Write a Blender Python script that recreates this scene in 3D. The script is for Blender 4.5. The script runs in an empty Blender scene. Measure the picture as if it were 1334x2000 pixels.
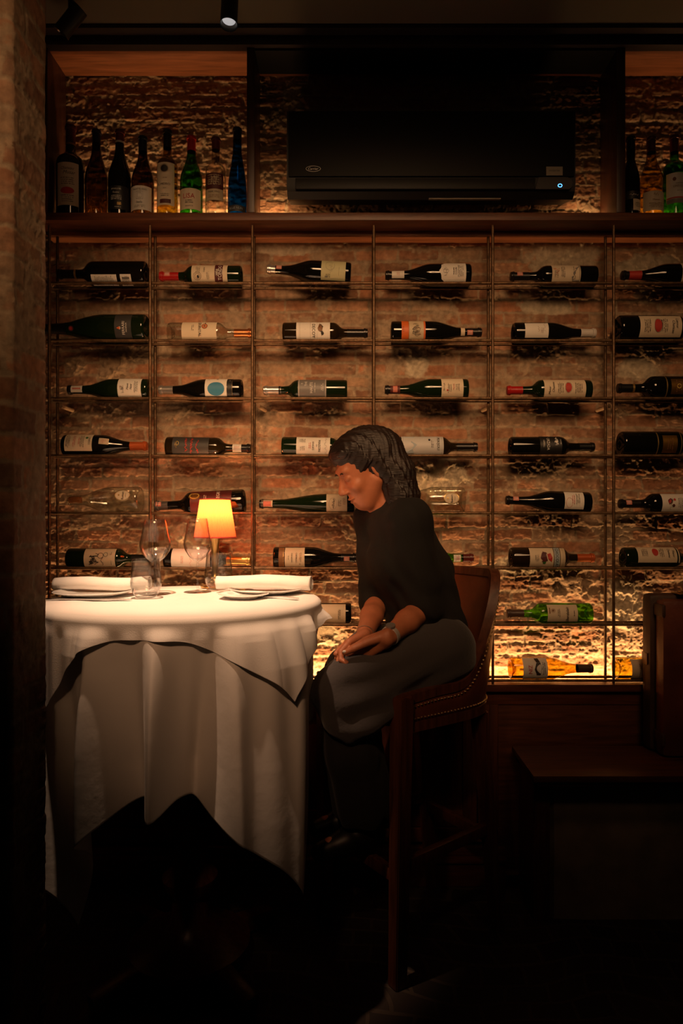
import bpy, bmesh, math, random
import numpy as np
from mathutils import Matrix, Vector
random.seed(7)
rng = np.random.default_rng(11)
sc = bpy.context.scene
C = sc.collection
PI = math.pi

# ---------------------------------------------------------------- camera, light, exposure
F, CX, CY, EYE = 1334.0, 680.0, 1015.0, 1.30
cam = bpy.data.cameras.new('camera'); camo = bpy.data.objects.new('camera', cam); C.objects.link(camo)
cam.sensor_width = 36; cam.sensor_fit = 'AUTO'; cam.lens = F/2000*36
cam.shift_x = (667-CX)/2000; cam.shift_y = (CY-1000)/2000
camo.location = (0, 0, EYE); camo.rotation_euler = (PI/2, 0, 0); cam.clip_start = 0.05
sc.camera = camo
sc.view_settings.view_transform = 'Standard'; sc.view_settings.look = 'None'
sc.view_settings.gamma = 1; sc.view_settings.use_curve_mapping = False
sc.view_settings.exposure = 0.0
sc.cycles.transparent_max_bounces = 32
w = bpy.data.worlds.new('world'); sc.world = w; w.use_nodes = True
w.node_tree.nodes['Background'].inputs[0].default_value = (1, .72, .5, 1)
w.node_tree.nodes['Background'].inputs[1].default_value = 0.0015

def aim(o, target):
    o.rotation_euler = (Vector(target)-o.location).to_track_quat('-Z', 'Y').to_euler()
def spot(name, loc, target, power, cone, color, blend=.8, size=.03):
    l = bpy.data.lights.new(name, 'SPOT'); l.energy = power; l.spot_size = math.radians(cone); l.spot_blend = blend
    l.color = color; l.shadow_soft_size = size
    o = bpy.data.objects.new(name, l); C.objects.link(o); o.location = loc; aim(o, target); return o
def strip(name, loc, sx, sy, power, color, rot):
    l = bpy.data.lights.new(name, 'AREA'); l.shape = 'RECTANGLE'; l.size = sx; l.size_y = sy; l.energy = power; l.color = color
    o = bpy.data.objects.new(name, l); C.objects.link(o); o.location = loc; o.rotation_euler = rot; return o
WARM = (1, .60, .30); AMBER = (1, .54, .22)
# down-lights of the room and an added side fill (above and in front of the shelves, out of the frame)
spot('table_spotlight', (-.56, 1.46, 2.93), (-.46, 2.0, 1.07), 300, 31, (1, .60, .36), .9, .02)
spot('front_spotlight', (-.40, .25, 2.15), (-.24, 1.87, 1.04), 31, 37, (1, .50, .25), 1.0, .05)
for sx_, tx_, sw_ in ((-.45, -.80, 72), (-.15, -.25, 94), (.30, .30, 68), (.80, .88, 44)):
    spot('wall_spotlight', (sx_, .40, 2.62), (tx_, 2.56, 1.56), sw_, 50, (1, .54, .25), 1.0, .34)
spot('side_fill_light', (.80, .70, 2.9), (1.05, 2.35, .55), 5, 46, (1, .50, .25), 1.0, .15)  # soft fill added to lift the dark bench and cabinet, no seen lamp
# warm strips hidden behind the cabinet top and behind the upper shelf, grazing up the bricks
UP = (PI-math.radians(20), 0, 0)
strip('cabinet_strip_light', (.05, 2.504, .690), 2.7, .008, 24, AMBER, UP)
strip('shelf_strip_light', (-.70, 2.518, 2.382), .66, .006, 2.0, AMBER, UP)
strip('shelf_strip_light', (-.268, 2.518, 2.382), .09, .006, .30, AMBER, UP)
strip('shelf_strip_light', (.87, 2.518, 2.382), .09, .006, .2, AMBER, UP)
strip('shelf_strip_light', (1.28, 2.518, 2.382), .58, .006, 1.3, AMBER, UP)

# ---------------------------------------------------------------- helpers
def P(px, py, d): return Vector(((px-CX)/F*d, d, EYE-(py-CY)/F*d))

def tag(o, label=None, cat=None, group=None, kind=None):
    if label: o['label'] = label
    if cat: o['category'] = cat
    if group: o['group'] = group
    if kind: o['kind'] = kind
    return o
def empty(name, loc=(0,0,0)):
    o = bpy.data.objects.new(name, None); o.empty_display_size = .02; C.objects.link(o); o.location = loc
    return o
def thing(name, label, cat, loc=(0,0,0), group=None):
    return tag(empty(name, loc), label, cat, group)

class MB:
    """collects shapes, links them as one mesh object"""
    def __init__(s): s.v = []; s.f = []
    def add(s, v, f):
        n = len(s.v); s.v += [tuple(p) for p in v]; s.f += [tuple(i+n for i in q) for q in f]; return s
    def box(s, x0, x1, y0, y1, z0, z1, bev=0.0):
        bm = bmesh.new(); bmesh.ops.create_cube(bm, size=1)
        for v in bm.verts:
            v.co = Vector(((x0+x1)/2+v.co.x*(x1-x0), (y0+y1)/2+v.co.y*(y1-y0), (z0+z1)/2+v.co.z*(z1-z0)))
        if bev: bmesh.ops.bevel(bm, geom=bm.edges[:], offset=bev, segments=2, affect='EDGES', profile=.6)
        bm.verts.index_update()
        s.add([v.co[:] for v in bm.verts], [[v.index for v in f.verts] for f in bm.faces]); bm.free(); return s
    def lathe(s, prof, seg=32, loc=(0,0,0), arc=None, close=True):
        n = len(prof); v = []; f = []
        full = arc is None
        a0, a1 = (0, 2*PI) if full else arc
        m = seg if full else seg+1
        for i in range(m):
            a = a0+(a1-a0)*i/seg
            for r, z in prof: v.append((loc[0]+r*math.cos(a), loc[1]+r*math.sin(a), loc[2]+z))
        for i in range(seg):
            j = (i+1) % m if full else i+1
            for k in range(n-1):
                a, b, c, d = i*n+k, j*n+k, j*n+k+1, i*n+k+1
                q = [a, b, c, d]
                if prof[k][0] < 1e-7 and full: q = [a, c, d]
                elif prof[k+1][0] < 1e-7 and full: q = [a, b, c]
                f.append(q)
        return s.add(v, f)
    def tube(s, pts, r, seg=12, caps=True, flat=1.0, up=(0,0,1)):
        pts = [Vector(p) for p in pts]; n = len(pts); v = []; f = []
        rr = r if hasattr(r, '__len__') else [r]*n
        for i, p in enumerate(pts):
            t = (pts[min(i+1, n-1)]-pts[max(i-1, 0)]).normalized()
            u = Vector(up)
            if abs(u.dot(t)) > .95: u = Vector((1, 0, 0)) if abs(t.x) < .9 else Vector((0, 1, 0))
            a = t.cross(u).normalized(); b = a.cross(t).normalized()
            for k in range(seg):
                an = 2*PI*k/seg
                v.append(p+a*math.cos(an)*rr[i]+b*math.sin(an)*rr[i]*flat)
        for i in range(n-1):
            for k in range(seg):
                k2 = (k+1) % seg
                f.append((i*seg+k, (i+1)*seg+k, (i+1)*seg+k2, i*seg+k2))
        if caps: f.append(tuple(range(seg))); f.append(tuple(reversed(range((n-1)*seg, n*seg))))
        return s.add(v, f)
    def sphere(s, c, r, seg=12, sc_=(1,1,1)):
        pr = [(r*math.sin(PI*i/(seg//2)) if 0 < i < seg//2 else 0, -r*math.cos(PI*i/(seg//2))) for i in range(seg//2+1)]
        m = MB().lathe(pr, seg)
        return s.add([(c[0]+x*sc_[0], c[1]+y*sc_[1], c[2]+z*sc_[2]) for x, y, z in m.v], m.f)
    def beam(s, p0, p1, w, h, bev=.003, up=(0,0,1)):
        """rectangular bar between two points"""
        p0, p1 = Vector(p0), Vector(p1); L = (p1-p0).length; t = (p1-p0)/L; u = Vector(up)
        if abs(u.dot(t)) > .95: u = Vector((0, 1, 0))
        a = t.cross(u).normalized(); b = a.cross(t).normalized()
        m = MB().box(-w/2, w/2, 0, L, -h/2, h/2, bev)
        return s.add([p0+a*x+t*y+b*z for x, y, z in m.v], m.f)
    def mesh(s, name, smooth=True, angle=38):
        me = bpy.data.meshes.new(name); me.from_pydata(s.v, [], s.f); me.update()
        bm = bmesh.new(); bm.from_mesh(me); bmesh.ops.recalc_face_normals(bm, faces=bm.faces[:]); bm.to_mesh(me); bm.free()
        if smooth:
            me.polygons.foreach_set('use_smooth', [True]*len(me.polygons)); me.set_sharp_from_angle(angle=math.radians(angle))
        return me
    def build(s, name, mat, parent=None, world=True, smooth=True, angle=38):
        if parent is not None and world:
            l = parent_loc(parent); s.v = [(x-l[0], y-l[1], z-l[2]) for x, y, z in s.v]
        me = s.mesh(name, smooth, angle)
        if mat: me.materials.append(mat)
        o = bpy.data.objects.new(name, me); C.objects.link(o)
        if parent is not None: o.parent = parent
        return o
def parent_loc(o):
    l = Vector((0, 0, 0))
    while o is not None: l += o.location; o = o.parent
    return l

# ---------------------------------------------------------------- materials
MATS = {}
def mat(name, color, rough=.5, metal=0, spec=.5, bump=0, bscale=60, var=0, vscale=8, stretch=None, coat=0, sheen=0, emit=None, estr=0):
    if name in MATS: return MATS[name]
    m = bpy.data.materials.new(name); m.use_nodes = True; nt = m.node_tree; b = nt.nodes['Principled BSDF']
    b.inputs['Base Color'].default_value = (*color, 1); b.inputs['Roughness'].default_value = rough
    b.inputs['Metallic'].default_value = metal; b.inputs['Specular IOR Level'].default_value = spec
    b.inputs['Coat Weight'].default_value = coat; b.inputs['Sheen Weight'].default_value = sheen
    if emit: b.inputs['Emission Color'].default_value = (*emit, 1); b.inputs['Emission Strength'].default_value = estr
    if bump or var:
        tc = nt.nodes.new('ShaderNodeTexCoord'); mp = nt.nodes.new('ShaderNodeMapping')
        nt.links.new(tc.outputs['Object'], mp.inputs[0])
        if stretch: mp.inputs['Scale'].default_value = stretch
    if var:
        n = nt.nodes.new('ShaderNodeTexNoise'); n.inputs['Scale'].default_value = vscale; n.inputs['Detail'].default_value = 6
        r = nt.nodes.new('ShaderNodeValToRGB'); e = r.color_ramp.elements
        e[0].position = .3; e[1].position = .7
        e[0].color = (*[c*(1-var) for c in color], 1); e[1].color = (*[min(1, c*(1+var)) for c in color], 1)
        nt.links.new(mp.outputs[0], n.inputs['Vector']); nt.links.new(n.outputs[0], r.inputs[0]); nt.links.new(r.outputs[0], b.inputs['Base Color'])
    if bump:
        n2 = nt.nodes.new('ShaderNodeTexNoise'); n2.inputs['Scale'].default_value = bscale; n2.inputs['Detail'].default_value = 5
        bp = nt.nodes.new('ShaderNodeBump'); bp.inputs['Strength'].default_value = bump; bp.inputs['Distance'].default_value = .004
        nt.links.new(mp.outputs[0], n2.inputs['Vector']); nt.links.new(n2.outputs[0], bp.inputs['Height']); nt.links.new(bp.outputs[0], b.inputs['Normal'])
    MATS[name] = m; return m
def glass(name, tint, edge=.35, gl=1.0):
    """thin glass: tinted see-through, mirror-like at grazing angles"""
    if name in MATS: return MATS[name]
    m = bpy.data.materials.new(name); m.use_nodes = True; nt = m.node_tree
    for n in list(nt.nodes): nt.nodes.remove(n)
    N = nt.nodes.new; out = N('ShaderNodeOutputMaterial'); tr = N('ShaderNodeBsdfTransparent'); g = N('ShaderNodeBsdfGlossy'); g.inputs['Roughness'].default_value = .03
    lw = N('ShaderNodeLayerWeight'); lw.inputs[0].default_value = .5
    mx = N('ShaderNodeMix'); mx.data_type = 'RGBA'; mx.inputs[6].default_value = (*tint, 1); mx.inputs[7].default_value = (*[t*edge for t in tint], 1)
    pw = N('ShaderNodeMath'); pw.operation = 'POWER'; pw.inputs[1].default_value = 3.5
    nt.links.new(lw.outputs['Facing'], pw.inputs[0]); nt.links.new(pw.outputs[0], mx.inputs[0]); nt.links.new(mx.outputs[2], tr.inputs[0])
    p5 = N('ShaderNodeMath'); p5.operation = 'POWER'; p5.inputs[1].default_value = 4.0; nt.links.new(lw.outputs['Facing'], p5.inputs[0])
    ml = N('ShaderNodeMath'); ml.operation = 'MULTIPLY_ADD'; ml.inputs[1].default_value = .75*gl; ml.inputs[2].default_value = .045*gl
    nt.links.new(p5.outputs[0], ml.inputs[0])
    ms = N('ShaderNodeMixShader'); nt.links.new(ml.outputs[0], ms.inputs[0]); nt.links.new(tr.outputs[0], ms.inputs[1]); nt.links.new(g.outputs[0], ms.inputs[2])
    nt.links.new(ms.outputs[0], out.inputs[0]); MATS[name] = m; return m
def wood(name, c0, c1, axis='x', rough=.42, scale=9):
    if name in MATS: return MATS[name]
    m = bpy.data.materials.new(name); m.use_nodes = True; nt = m.node_tree; b = nt.nodes['Principled BSDF']; N = nt.nodes.new
    tc = N('ShaderNodeTexCoord'); mp = N('ShaderNodeMapping'); nt.links.new(tc.outputs['Object'], mp.inputs[0])
    mp.inputs['Scale'].default_value = {'x': (.7, 8, 8), 'z': (8, 8, .7), 'y': (8, .7, 8)}[axis]
    n = N('ShaderNodeTexNoise'); n.inputs['Scale'].default_value = scale; n.inputs['Detail'].default_value = 8; n.inputs['Distortion'].default_value = .4
    r = N('ShaderNodeValToRGB'); e = r.color_ramp.elements; e[0].position = .32; e[1].position = .68; e[0].color = (*c0, 1); e[1].color = (*c1, 1)
    nt.links.new(mp.outputs[0], n.inputs['Vector']); nt.links.new(n.outputs[0], r.inputs[0]); nt.links.new(r.outputs[0], b.inputs['Base Color'])
    b.inputs['Roughness'].default_value = rough
    bp = N('ShaderNodeBump'); bp.inputs['Strength'].default_value = .25; bp.inputs['Distance'].default_value = .002
    nt.links.new(n.outputs[0], bp.inputs['Height']); nt.links.new(bp.outputs[0], b.inputs['Normal'])
    MATS[name] = m; return m
W_SHELF = wood('shelf_wood', (.075, .022, .008), (.17, .055, .02))
W_SHELFZ = wood('shelf_wood_upright', (.03, .010, .005), (.07, .022, .010), 'z')
W_CEIL = wood('compartment_wood', (.16, .055, .022), (.30, .105, .045), 'x')
W_CAB = wood('cabinet_wood', (.055, .016, .008), (.13, .040, .018), 'z')
W_CABX = wood('cabinet_wood_rail', (.055, .016, .008), (.13, .040, .018), 'x')
W_CHAIR = wood('chair_wood', (.06, .018, .009), (.13, .042, .020), 'z', .32)
LEATHER = mat('chair_leather', (.12, .034, .014), .36, bump=.25, bscale=90, var=.35, vscale=10)
BLACKM = mat('black_paint', (.004, .003, .003), .5)
REBAR = mat('rusty_rebar', (.14, .080, .040), .42, metal=.6, bump=.2, bscale=200, var=.5, vscale=40)
BRASS = mat('brass', (.55, .36, .13), .28, metal=1)
LINEN = mat('white_linen', (.80, .77, .73), .9, bump=.12, bscale=350, sheen=.15)
LINEN2 = mat('white_table_linen', (.80, .77, .73), .92, bump=.3, bscale=22, sheen=.15)
CHINA = mat('white_china', (.82, .80, .77), .12, coat=.5)
STEEL = mat('cutlery_steel', (.6, .6, .6), .16, metal=1)
CLEARG = glass('clear_drinking_glass', (.975, .975, .97), .50, 1.7)

# ---------------------------------------------------------------- noise on regular grids
def vnoise(x, z, cx, cz, seed):
    """value noise on the grid x (1-d) by z (1-d)"""
    r = np.random.default_rng(seed); u = (x-x[0])/cx; v = (z-z[0])/cz
    lat = r.random((int(v[-1])+3, int(u[-1])+3), dtype=np.float32)*2-1
    iu = u.astype(int); iv = v.astype(int); fu = (u-iu).astype(np.float32); fv = (v-iv).astype(np.float32)
    fu = fu*fu*(3-2*fu); fv = (fv*fv*(3-2*fv))[:, None]
    A = lat[iv]; B = lat[iv+1]
    a = A[:, iu]*(1-fu)+A[:, iu+1]*fu; b = B[:, iu]*(1-fu)+B[:, iu+1]*fu
    return a*(1-fv)+b*fv
def fbm(x, z, c, seed, octs=4, g=.5, asp=1.0):
    t = 0; a = 1; n = 0
    for k in range(octs):
        t = t+a*vnoise(x, z, c*asp, c, seed+k*17); n += a; a *= g; c *= .5
    return t/n
def sstep(a, b, t):
    t = np.clip((t-a)/(b-a), 0, 1); return t*t*(3-2*t)
# ---------------------------------------------------------------- old brick wall as real relief
def brick_surface(W, H, step, seed, patches=(), course=.0475, length=.175, rough=1.0):
    x = np.arange(0, W+step/2, step); z = np.arange(0, H+step/2, step)
    X, Z = np.meshgrid(x, z); X = X.astype(np.float32); Z = Z.astype(np.float32)
    zw = Z+.007*vnoise(x, z, .5, .25, seed+1)+.0022*vnoise(x, z, .07, .05, seed+2)
    row = np.floor(zw/course).astype(int); fz = zw/course-row
    hr = np.random.default_rng(seed+3); tab = hr.random(8192); rowo = hr.random(4096)
    ln = length*(.85+.3*rowo[(row*3+7) % 4096])
    xw = X+rowo[row % 4096]*length*1.7+.007*vnoise(x, z, .09, .05, seed+4)+20*length
    col = np.floor(xw/ln).astype(int); fx = xw/ln-col
    dz = np.minimum(fz, 1-fz)*course; dx = np.minimum(fx, 1-fx)*ln
    fine = fbm(x, z, .012, seed+5, 3); mid = fbm(x, z, .035, seed+6, 4); big = fbm(x, z, .22, seed+7, 3)
    d = np.minimum(dz, dx*1.1)+.0035*fine+.003*mid+.0015*big
    mask = sstep(.0025, .0085, d)
    idx = (row*57+col*131) % 8192
    rnd = tab[idx]; rnd2 = tab[(idx*7+13) % 8192]; rnd3 = tab[(idx*3+5) % 8192]
    tilt = (fz-.5)*(rnd2-.62)*.0055
    worn = sstep(.1, .5, mid+.5*big)           # faces knocked back in places
    low = (1+.9*sstep(.62, .12, Z))*rough                # rougher towards the bottom of the wall
    strat = .0024*fbm(x, z, .014, seed+8, 4, .6, asp=5.0)*low
    hb = .0060+.0030*rnd+tilt+.0022*fine*low+.0026*mid*low**.4-.0035*worn*(rnd3 > .55)
    hb = hb+strat
    hm = .0048+.0030*mid*low**.4+.0024*fine*low+strat*.8+.0040*np.maximum(0, big)
    h = mask*hb+(1-mask)*hm
    spill = sstep(.10, .34, fbm(x, z, .11, seed+9, 4)+.18*fine)    # lumps of old mortar over the joints
    h = np.maximum(h, spill*(.0078+.0038*mid+.0032*fine*low+.003*big))
    spill_c = spill*sstep(-.002, .004, spill*(.006+.0045*mid)-h+.006)
    pal = np.array([(.30, .125, .062), (.36, .175, .095), (.24, .095, .048), (.33, .20, .12), (.20, .085, .045), (.38, .16, .08)], np.float32)
    cb = pal[(idx*11) % 6]*(.8+.45*rnd3[..., None])
    cm = np.array((.36, .265, .175), np.float32)*(1+.18*fine[..., None])
    m3 = np.clip(mask*(1-.85*spill_c), 0, 1)[..., None]
    dusty = np.clip(.45+.6*fbm(x, z, .06, seed+10, 4), 0, .75)[..., None]
    col3 = (cb*(1-dusty*.6)+cm*dusty*.6)*m3+cm*(1-m3)
    for (px, pz, rx, rz, amp, kind) in patches:
        q = np.sqrt(((X-px)/rx)**2+((Z-pz)/rz)**2)+.30*mid+.12*fine+.16*big
        k = sstep(1.0, .72, q)
        fr_ = fbm(x, z, .055, seed+int(px*100)+40, 5, .55); rocky = amp*(.30+.42*(1-np.abs(fr_)*3.2)+.16*fine)+.003*mid
        rocky = rocky*(1-.55*np.clip(q, 0, 1)**2)
        h = h*(1-k)+k*np.maximum(rocky, .003) if kind != 'pit' else h*(1-k)+k*(.001+.004*mid)
        cc = np.array({'plaster': (.50, .41, .29), 'stone': (.34, .235, .15), 'pit': (.22, .13, .08)}[kind], np.float32)
        col3 = col3*(1-k[..., None])+cc*k[..., None]*(1+.15*fine[..., None])
    return x, z, h.astype(np.float32), col3.astype(np.float32)

def grid_mesh(name, co, nx, nz, col3, mat_):
    me = bpy.data.meshes.new(name); nv = nx*nz; nf = (nx-1)*(nz-1)
    me.vertices.add(nv); me.vertices.foreach_set('co', co.astype(np.float32).ravel())
    i = np.arange(nf); a = (i//(nx-1))*nx+i % (nx-1)
    q = np.stack([a, a+1, a+nx+1, a+nx], 1).astype(np.int32)
    me.loops.add(nf*4); me.loops.foreach_set('vertex_index', q.ravel())
    me.polygons.add(nf); me.polygons.foreach_set('loop_start', np.arange(0, nf*4, 4, dtype=np.int32))
    me.polygons.foreach_set('use_smooth', [True]*nf)
    me.update()
    ca = me.color_attributes.new('brick_colour', 'FLOAT_COLOR', 'POINT')
    c4 = np.ones((nv, 4), np.float32); c4[:, :3] = col3.reshape(-1, 3); ca.data.foreach_set('color', c4.ravel())
    me.materials.append(mat_); o = bpy.data.objects.new(name, me); C.objects.link(o); return o
def brick_mat():
    m = bpy.data.materials.new('old_brick'); m.use_nodes = True; nt = m.node_tree; b = nt.nodes['Principled BSDF']; N = nt.nodes.new
    at = N('ShaderNodeAttribute'); at.attribute_name = 'brick_colour'
    tc = N('ShaderNodeTexCoord'); n = N('ShaderNodeTexNoise'); n.inputs['Scale'].default_value = 45; n.inputs['Detail'].default_value = 8
    nt.links.new(tc.outputs['Object'], n.inputs['Vector'])
    hs = N('ShaderNodeMapRange'); hs.inputs[1].default_value = .3; hs.inputs[2].default_value = .7; hs.inputs[3].default_value = .72; hs.inputs[4].default_value = 1.22
    nt.links.new(n.outputs[0], hs.inputs[0])
    vm = N('ShaderNodeVectorMath'); vm.operation = 'SCALE'; nt.links.new(at.outputs['Color'], vm.inputs[0]); nt.links.new(hs.outputs[0], vm.inputs['Scale'])
    nt.links.new(vm.outputs[0], b.inputs['Base Color']); b.inputs['Roughness'].default_value = .92; b.inputs['Specular IOR Level'].default_value = .2
    n2 = N('ShaderNodeTexNoise'); n2.inputs['Scale'].default_value = 95; n2.inputs['Detail'].default_value = 9; n2.inputs['Roughness'].default_value = .65; nt.links.new(tc.outputs['Object'], n2.inputs['Vector'])
    bp = N('ShaderNodeBump'); bp.inputs['Strength'].default_value = .7; bp.inputs['Distance'].default_value = .0028
    nt.links.new(n2.outputs[0], bp.inputs['Height']); nt.links.new(bp.outputs[0], b.inputs['Normal'])
    return m
BRICK = brick_mat()
WALL_Y, X0, Z0 = 2.56, -1.75, .60
def wp(px, py): p = P(px, py, WALL_Y); return p.x-X0, p.z-Z0
PATCH = []
for px, py, rx, rz, amp, kind in [
        (150, 715, .055, .05, .030, 'stone'), (222, 720, .06, .075, .032, 'stone'), (815, 712, .05, .065, .020, 'plaster'), (855, 925, .16, .085, .040, 'plaster'),
        (1100, 500, .16, .09, .012, 'plaster'), (1270, 520, .14, .05, .015, 'plaster'), (1120, 1130, .12, .10, .036, 'stone'), (1215, 1190, .09, .14, .030, 'plaster'),
        (385, 1045, .09, .10, .030, 'plaster'), (1075, 600, .12, .035, .010, 'plaster'), (1240, 720, .10, .06, .014, 'plaster'), (620, 1240, .12, .05, .016, 'plaster'),
        (1010, 1100, .10, .05, .018, 'plaster'), (560, 485, .16, .03, .010, 'plaster')]:
    a, b_ = wp(px, py); PATCH.append((a, b_, rx, rz, amp, kind))
gx, gz, gh, gc = brick_surface(3.6, 2.42, .0025, 5, PATCH)
GX, GZ = np.meshgrid(gx+X0, gz+Z0)
co = np.stack([GX, WALL_Y-gh, GZ], -1)
o = grid_mesh('wall_back', co, len(gx), len(gz), gc, BRICK); tag(o, kind='structure')
tag(MB().box(X0, X0+3.6, WALL_Y+.002, WALL_Y+.1, 0, 3.02).build('wall_back_core', mat('core_plaster', (.2, .12, .07), .9)), kind='structure')

# brick pier at the left edge of the picture
gx, gz, gh, gc = brick_surface(.60, 3.0, .003, 29, course=.062, length=.20, rough=.7)
# wraps from the front face (x) round the corner to the inner side (y)
PX, PYN, PYF = -.712, 1.44, 1.60
S = gx[None, :]-.36; S = np.repeat(S, len(gz), 0)
rad = .008
hh = gh*.55
fx = np.where(S < 0, PX+S, PX+hh); fy = np.where(S < 0, PYN-hh, PYN+S)
k = np.clip(1-np.abs(S)/rad, 0, 1); fx = fx-k*.003; fy = fy+k*.003
cut = S > (PYF-PYN); fx = np.where(cut, PX-(S-(PYF-PYN)), fx); fy = np.where(cut, PYF+hh*.3, fy)
co = np.stack([fx, fy, np.repeat(gz[:, None], len(gx), 1)], -1)
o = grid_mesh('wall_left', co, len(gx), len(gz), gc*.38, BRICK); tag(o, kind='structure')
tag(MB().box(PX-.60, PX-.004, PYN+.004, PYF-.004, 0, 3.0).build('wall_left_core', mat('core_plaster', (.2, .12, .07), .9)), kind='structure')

# floor: dark cobbled tiles laid in fans
def floor_mat():
    m = bpy.data.materials.new('floor_tiles'); m.use_nodes = True; nt = m.node_tree; b = nt.nodes['Principled BSDF']; N = nt.nodes.new
    tc = N('ShaderNodeTexCoord'); nz = N('ShaderNodeTexNoise'); nz.inputs['Scale'].default_value = 1.2
    mxv = N('ShaderNodeVectorMath'); mxv.operation = 'MULTIPLY_ADD'; mxv.inputs[1].default_value = (.5, .5, 0)
    nt.links.new(tc.outputs['Object'], nz.inputs['Vector']); nt.links.new(nz.outputs['Color'], mxv.inputs[0]); nt.links.new(tc.outputs['Object'], mxv.inputs[2])
    br = N('ShaderNodeTexBrick'); br.inputs['Scale'].default_value = 1; br.inputs['Brick Width'].default_value = .13; br.inputs['Row Height'].default_value = .085
    br.inputs['Mortar Size'].default_value = .006; br.inputs['Color1'].default_value = (.035, .022, .017, 1); br.inputs['Color2'].default_value = (.018, .012, .010, 1); br.inputs['Mortar'].default_value = (.06, .04, .028, 1)
    nt.links.new(mxv.outputs[0], br.inputs['Vector']); nt.links.new(br.outputs[0], b.inputs['Base Color']); b.inputs['Roughness'].default_value = .6
    bp = N('ShaderNodeBump'); bp.inputs['Strength'].default_value = .5; bp.inputs['Distance'].default_value = .004; bp.invert = True
    nt.links.new(br.outputs['Fac'], bp.inputs['Height']); nt.links.new(bp.outputs[0], b.inputs['Normal'])
    return m
tag(MB().box(-2.2, 2.2, .2, 2.66, -.05, 0).build('floor', floor_mat()), kind='structure')
tag(MB().box(-2.2, 2.2, .2, 2.36, 3.0, 3.05).build('ceiling', mat('ceiling_paint', (.10, .082, .065), .8, bump=.3, bscale=14)), kind='structure')
tag(MB().box(-2.2, 2.2, 2.34, 2.62, 2.985, 3.05).build('trim_1', mat('dark_beam', (.02, .010, .008), .7)), kind='structure')

# ---------------------------------------------------------------- upper shelf with compartments
sh = thing('wall_shelf', 'long dark red-brown wooden wall shelf with open compartments along the top of the brick wall', 'shelf', (0, 2.39, 2.348))
FY = 2.39
MB().box(-1.10, 1.60, FY, 2.505, 2.348, 2.375, .002).build('shelf_board', W_SHELF, sh)
MB().box(-1.10, 1.60, 2.483, 2.553, 2.334, 2.3475, .001).build('under_board', W_CEIL, sh)  # lighter wood paints in the strip glow along the rear underside
MB().box(-1.079, 1.60, FY+.002, 2.545, 2.953, 2.968, .001).build('ceiling_board', W_CEIL, sh)
MB().box(-1.15, 1.60, FY-.014, FY+.02, 2.9525, 2.99, .002).build('top_rail', mat('dark_beam', (.02, .010, .008), .7), sh)
def upright(x0, x1, name='divider', m=W_SHELFZ): MB().box(x0, x1, FY, 2.548, 2.3755, 2.9525, .002).build(name, m, sh)
upright(-1.079, -1.052, 'side_panel'); upright(-.3547, -.328); upright(.940, .9705)
upright(1.56, 1.587, 'side_panel')
MB().box(-.327, .939, FY+.004, 2.52, 2.944, 2.9525).build('ceiling_shade_sheet', BLACKM, sh)  # black sheet paints the unlit shade on the centre compartment's ceiling
for x0, x1 in ((-1.04, -.37), (-.32, -.21), (.82, .93), (.985, 1.55)):
    tag(MB().box(x0, x1, 2.508, 2.514, 2.372, 2.3795).build('light_strip_profile', mat('aluminium_profile', (.3, .3, .3), .4, metal=1), sh))

# ---------------------------------------------------------------- rebar wine rack
def rebar_mesh(L, r=.0050):
    """ribbed bar along +Z from 0 to L"""
    st = .0017; n = int(L/st); seg = 12
    k = np.arange(n+1); z = k*L/n; a = np.arange(seg)*2*PI/seg
    Zg, Ag = np.meshgrid(z, a, indexing='ij')
    ph = (Zg/.0062+2*Ag/(2*PI)) % 1; rib = np.clip(1-np.abs(ph-.5)*5, 0, 1)*(np.abs(np.sin(Ag/2*2)) > .18)
    R = r+.0011*rib
    v = np.stack([R*np.cos(Ag), R*np.sin(Ag), Zg], -1).reshape(-1, 3)
    i = np.arange(n)[:, None]; j = np.arange(seg)[None, :]; j2 = (j+1) % seg
    q = np.stack([i*seg+j, i*seg+j2, (i+1)*seg+j2, (i+1)*seg+j], -1).reshape(-1, 4)
    me = bpy.data.meshes.new('rebar'); me.vertices.add(len(v)); me.vertices.foreach_set('co', v.astype(np.float32).ravel())
    me.loops.add(q.size); me.loops.foreach_set('vertex_index', q.ravel().astype(np.int32))
    me.polygons.add(len(q)); me.polygons.foreach_set('loop_start', np.arange(0, q.size, 4, dtype=np.int32))
    me.polygons.foreach_set('use_smooth', [True]*len(q)); me.update(); me.materials.append(REBAR); return me
RF, RB = 2.43, 2.485
rack = thing('wine_rack', 'welded rusty rebar wine rack of crossing bars in front of the brick wall', 'wine rack', (0, RF, .716))
UPX = [-1.058, -.701, -.339, .091, .512, .940]
RAILZ = [EYE-(y-CY)/F*RF for y in (553, 665, 778, 890, 1002, 1110, 1220, 1329)]
um = rebar_mesh(2.340-.716); ub = rebar_mesh(2.333-.716); rm = rebar_mesh(2.44)
for i, x in enumerate(UPX):
    for y, me in ((RF-.0115, um), (RB+.0115, ub)):
        o = bpy.data.objects.new('upright', me); C.objects.link(o); o.parent = rack
        o.location = (x-(.004 if y > RF and i < 3 else 0), y-RF, .001)
for z in RAILZ:
    for y in (RF, RB):
        o = bpy.data.objects.new('rail', rm); C.objects.link(o); o.parent = rack
        o.location = (-1.072, y-RF, z-.716); o.rotation_euler = (0, PI/2, 0)
for i in (0, 2, 4, 5):
    z = RAILZ[2]-.018
    MB().tube([(UPX[i]+.012, RB+.002, z), (UPX[i]-.012 if i > 3 else UPX[i]+.03, 2.549, z-.006)], .0075, 12).build('wall_bracket', mat('raw_dowel', (.30, .19, .11), .6), rack)

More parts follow.
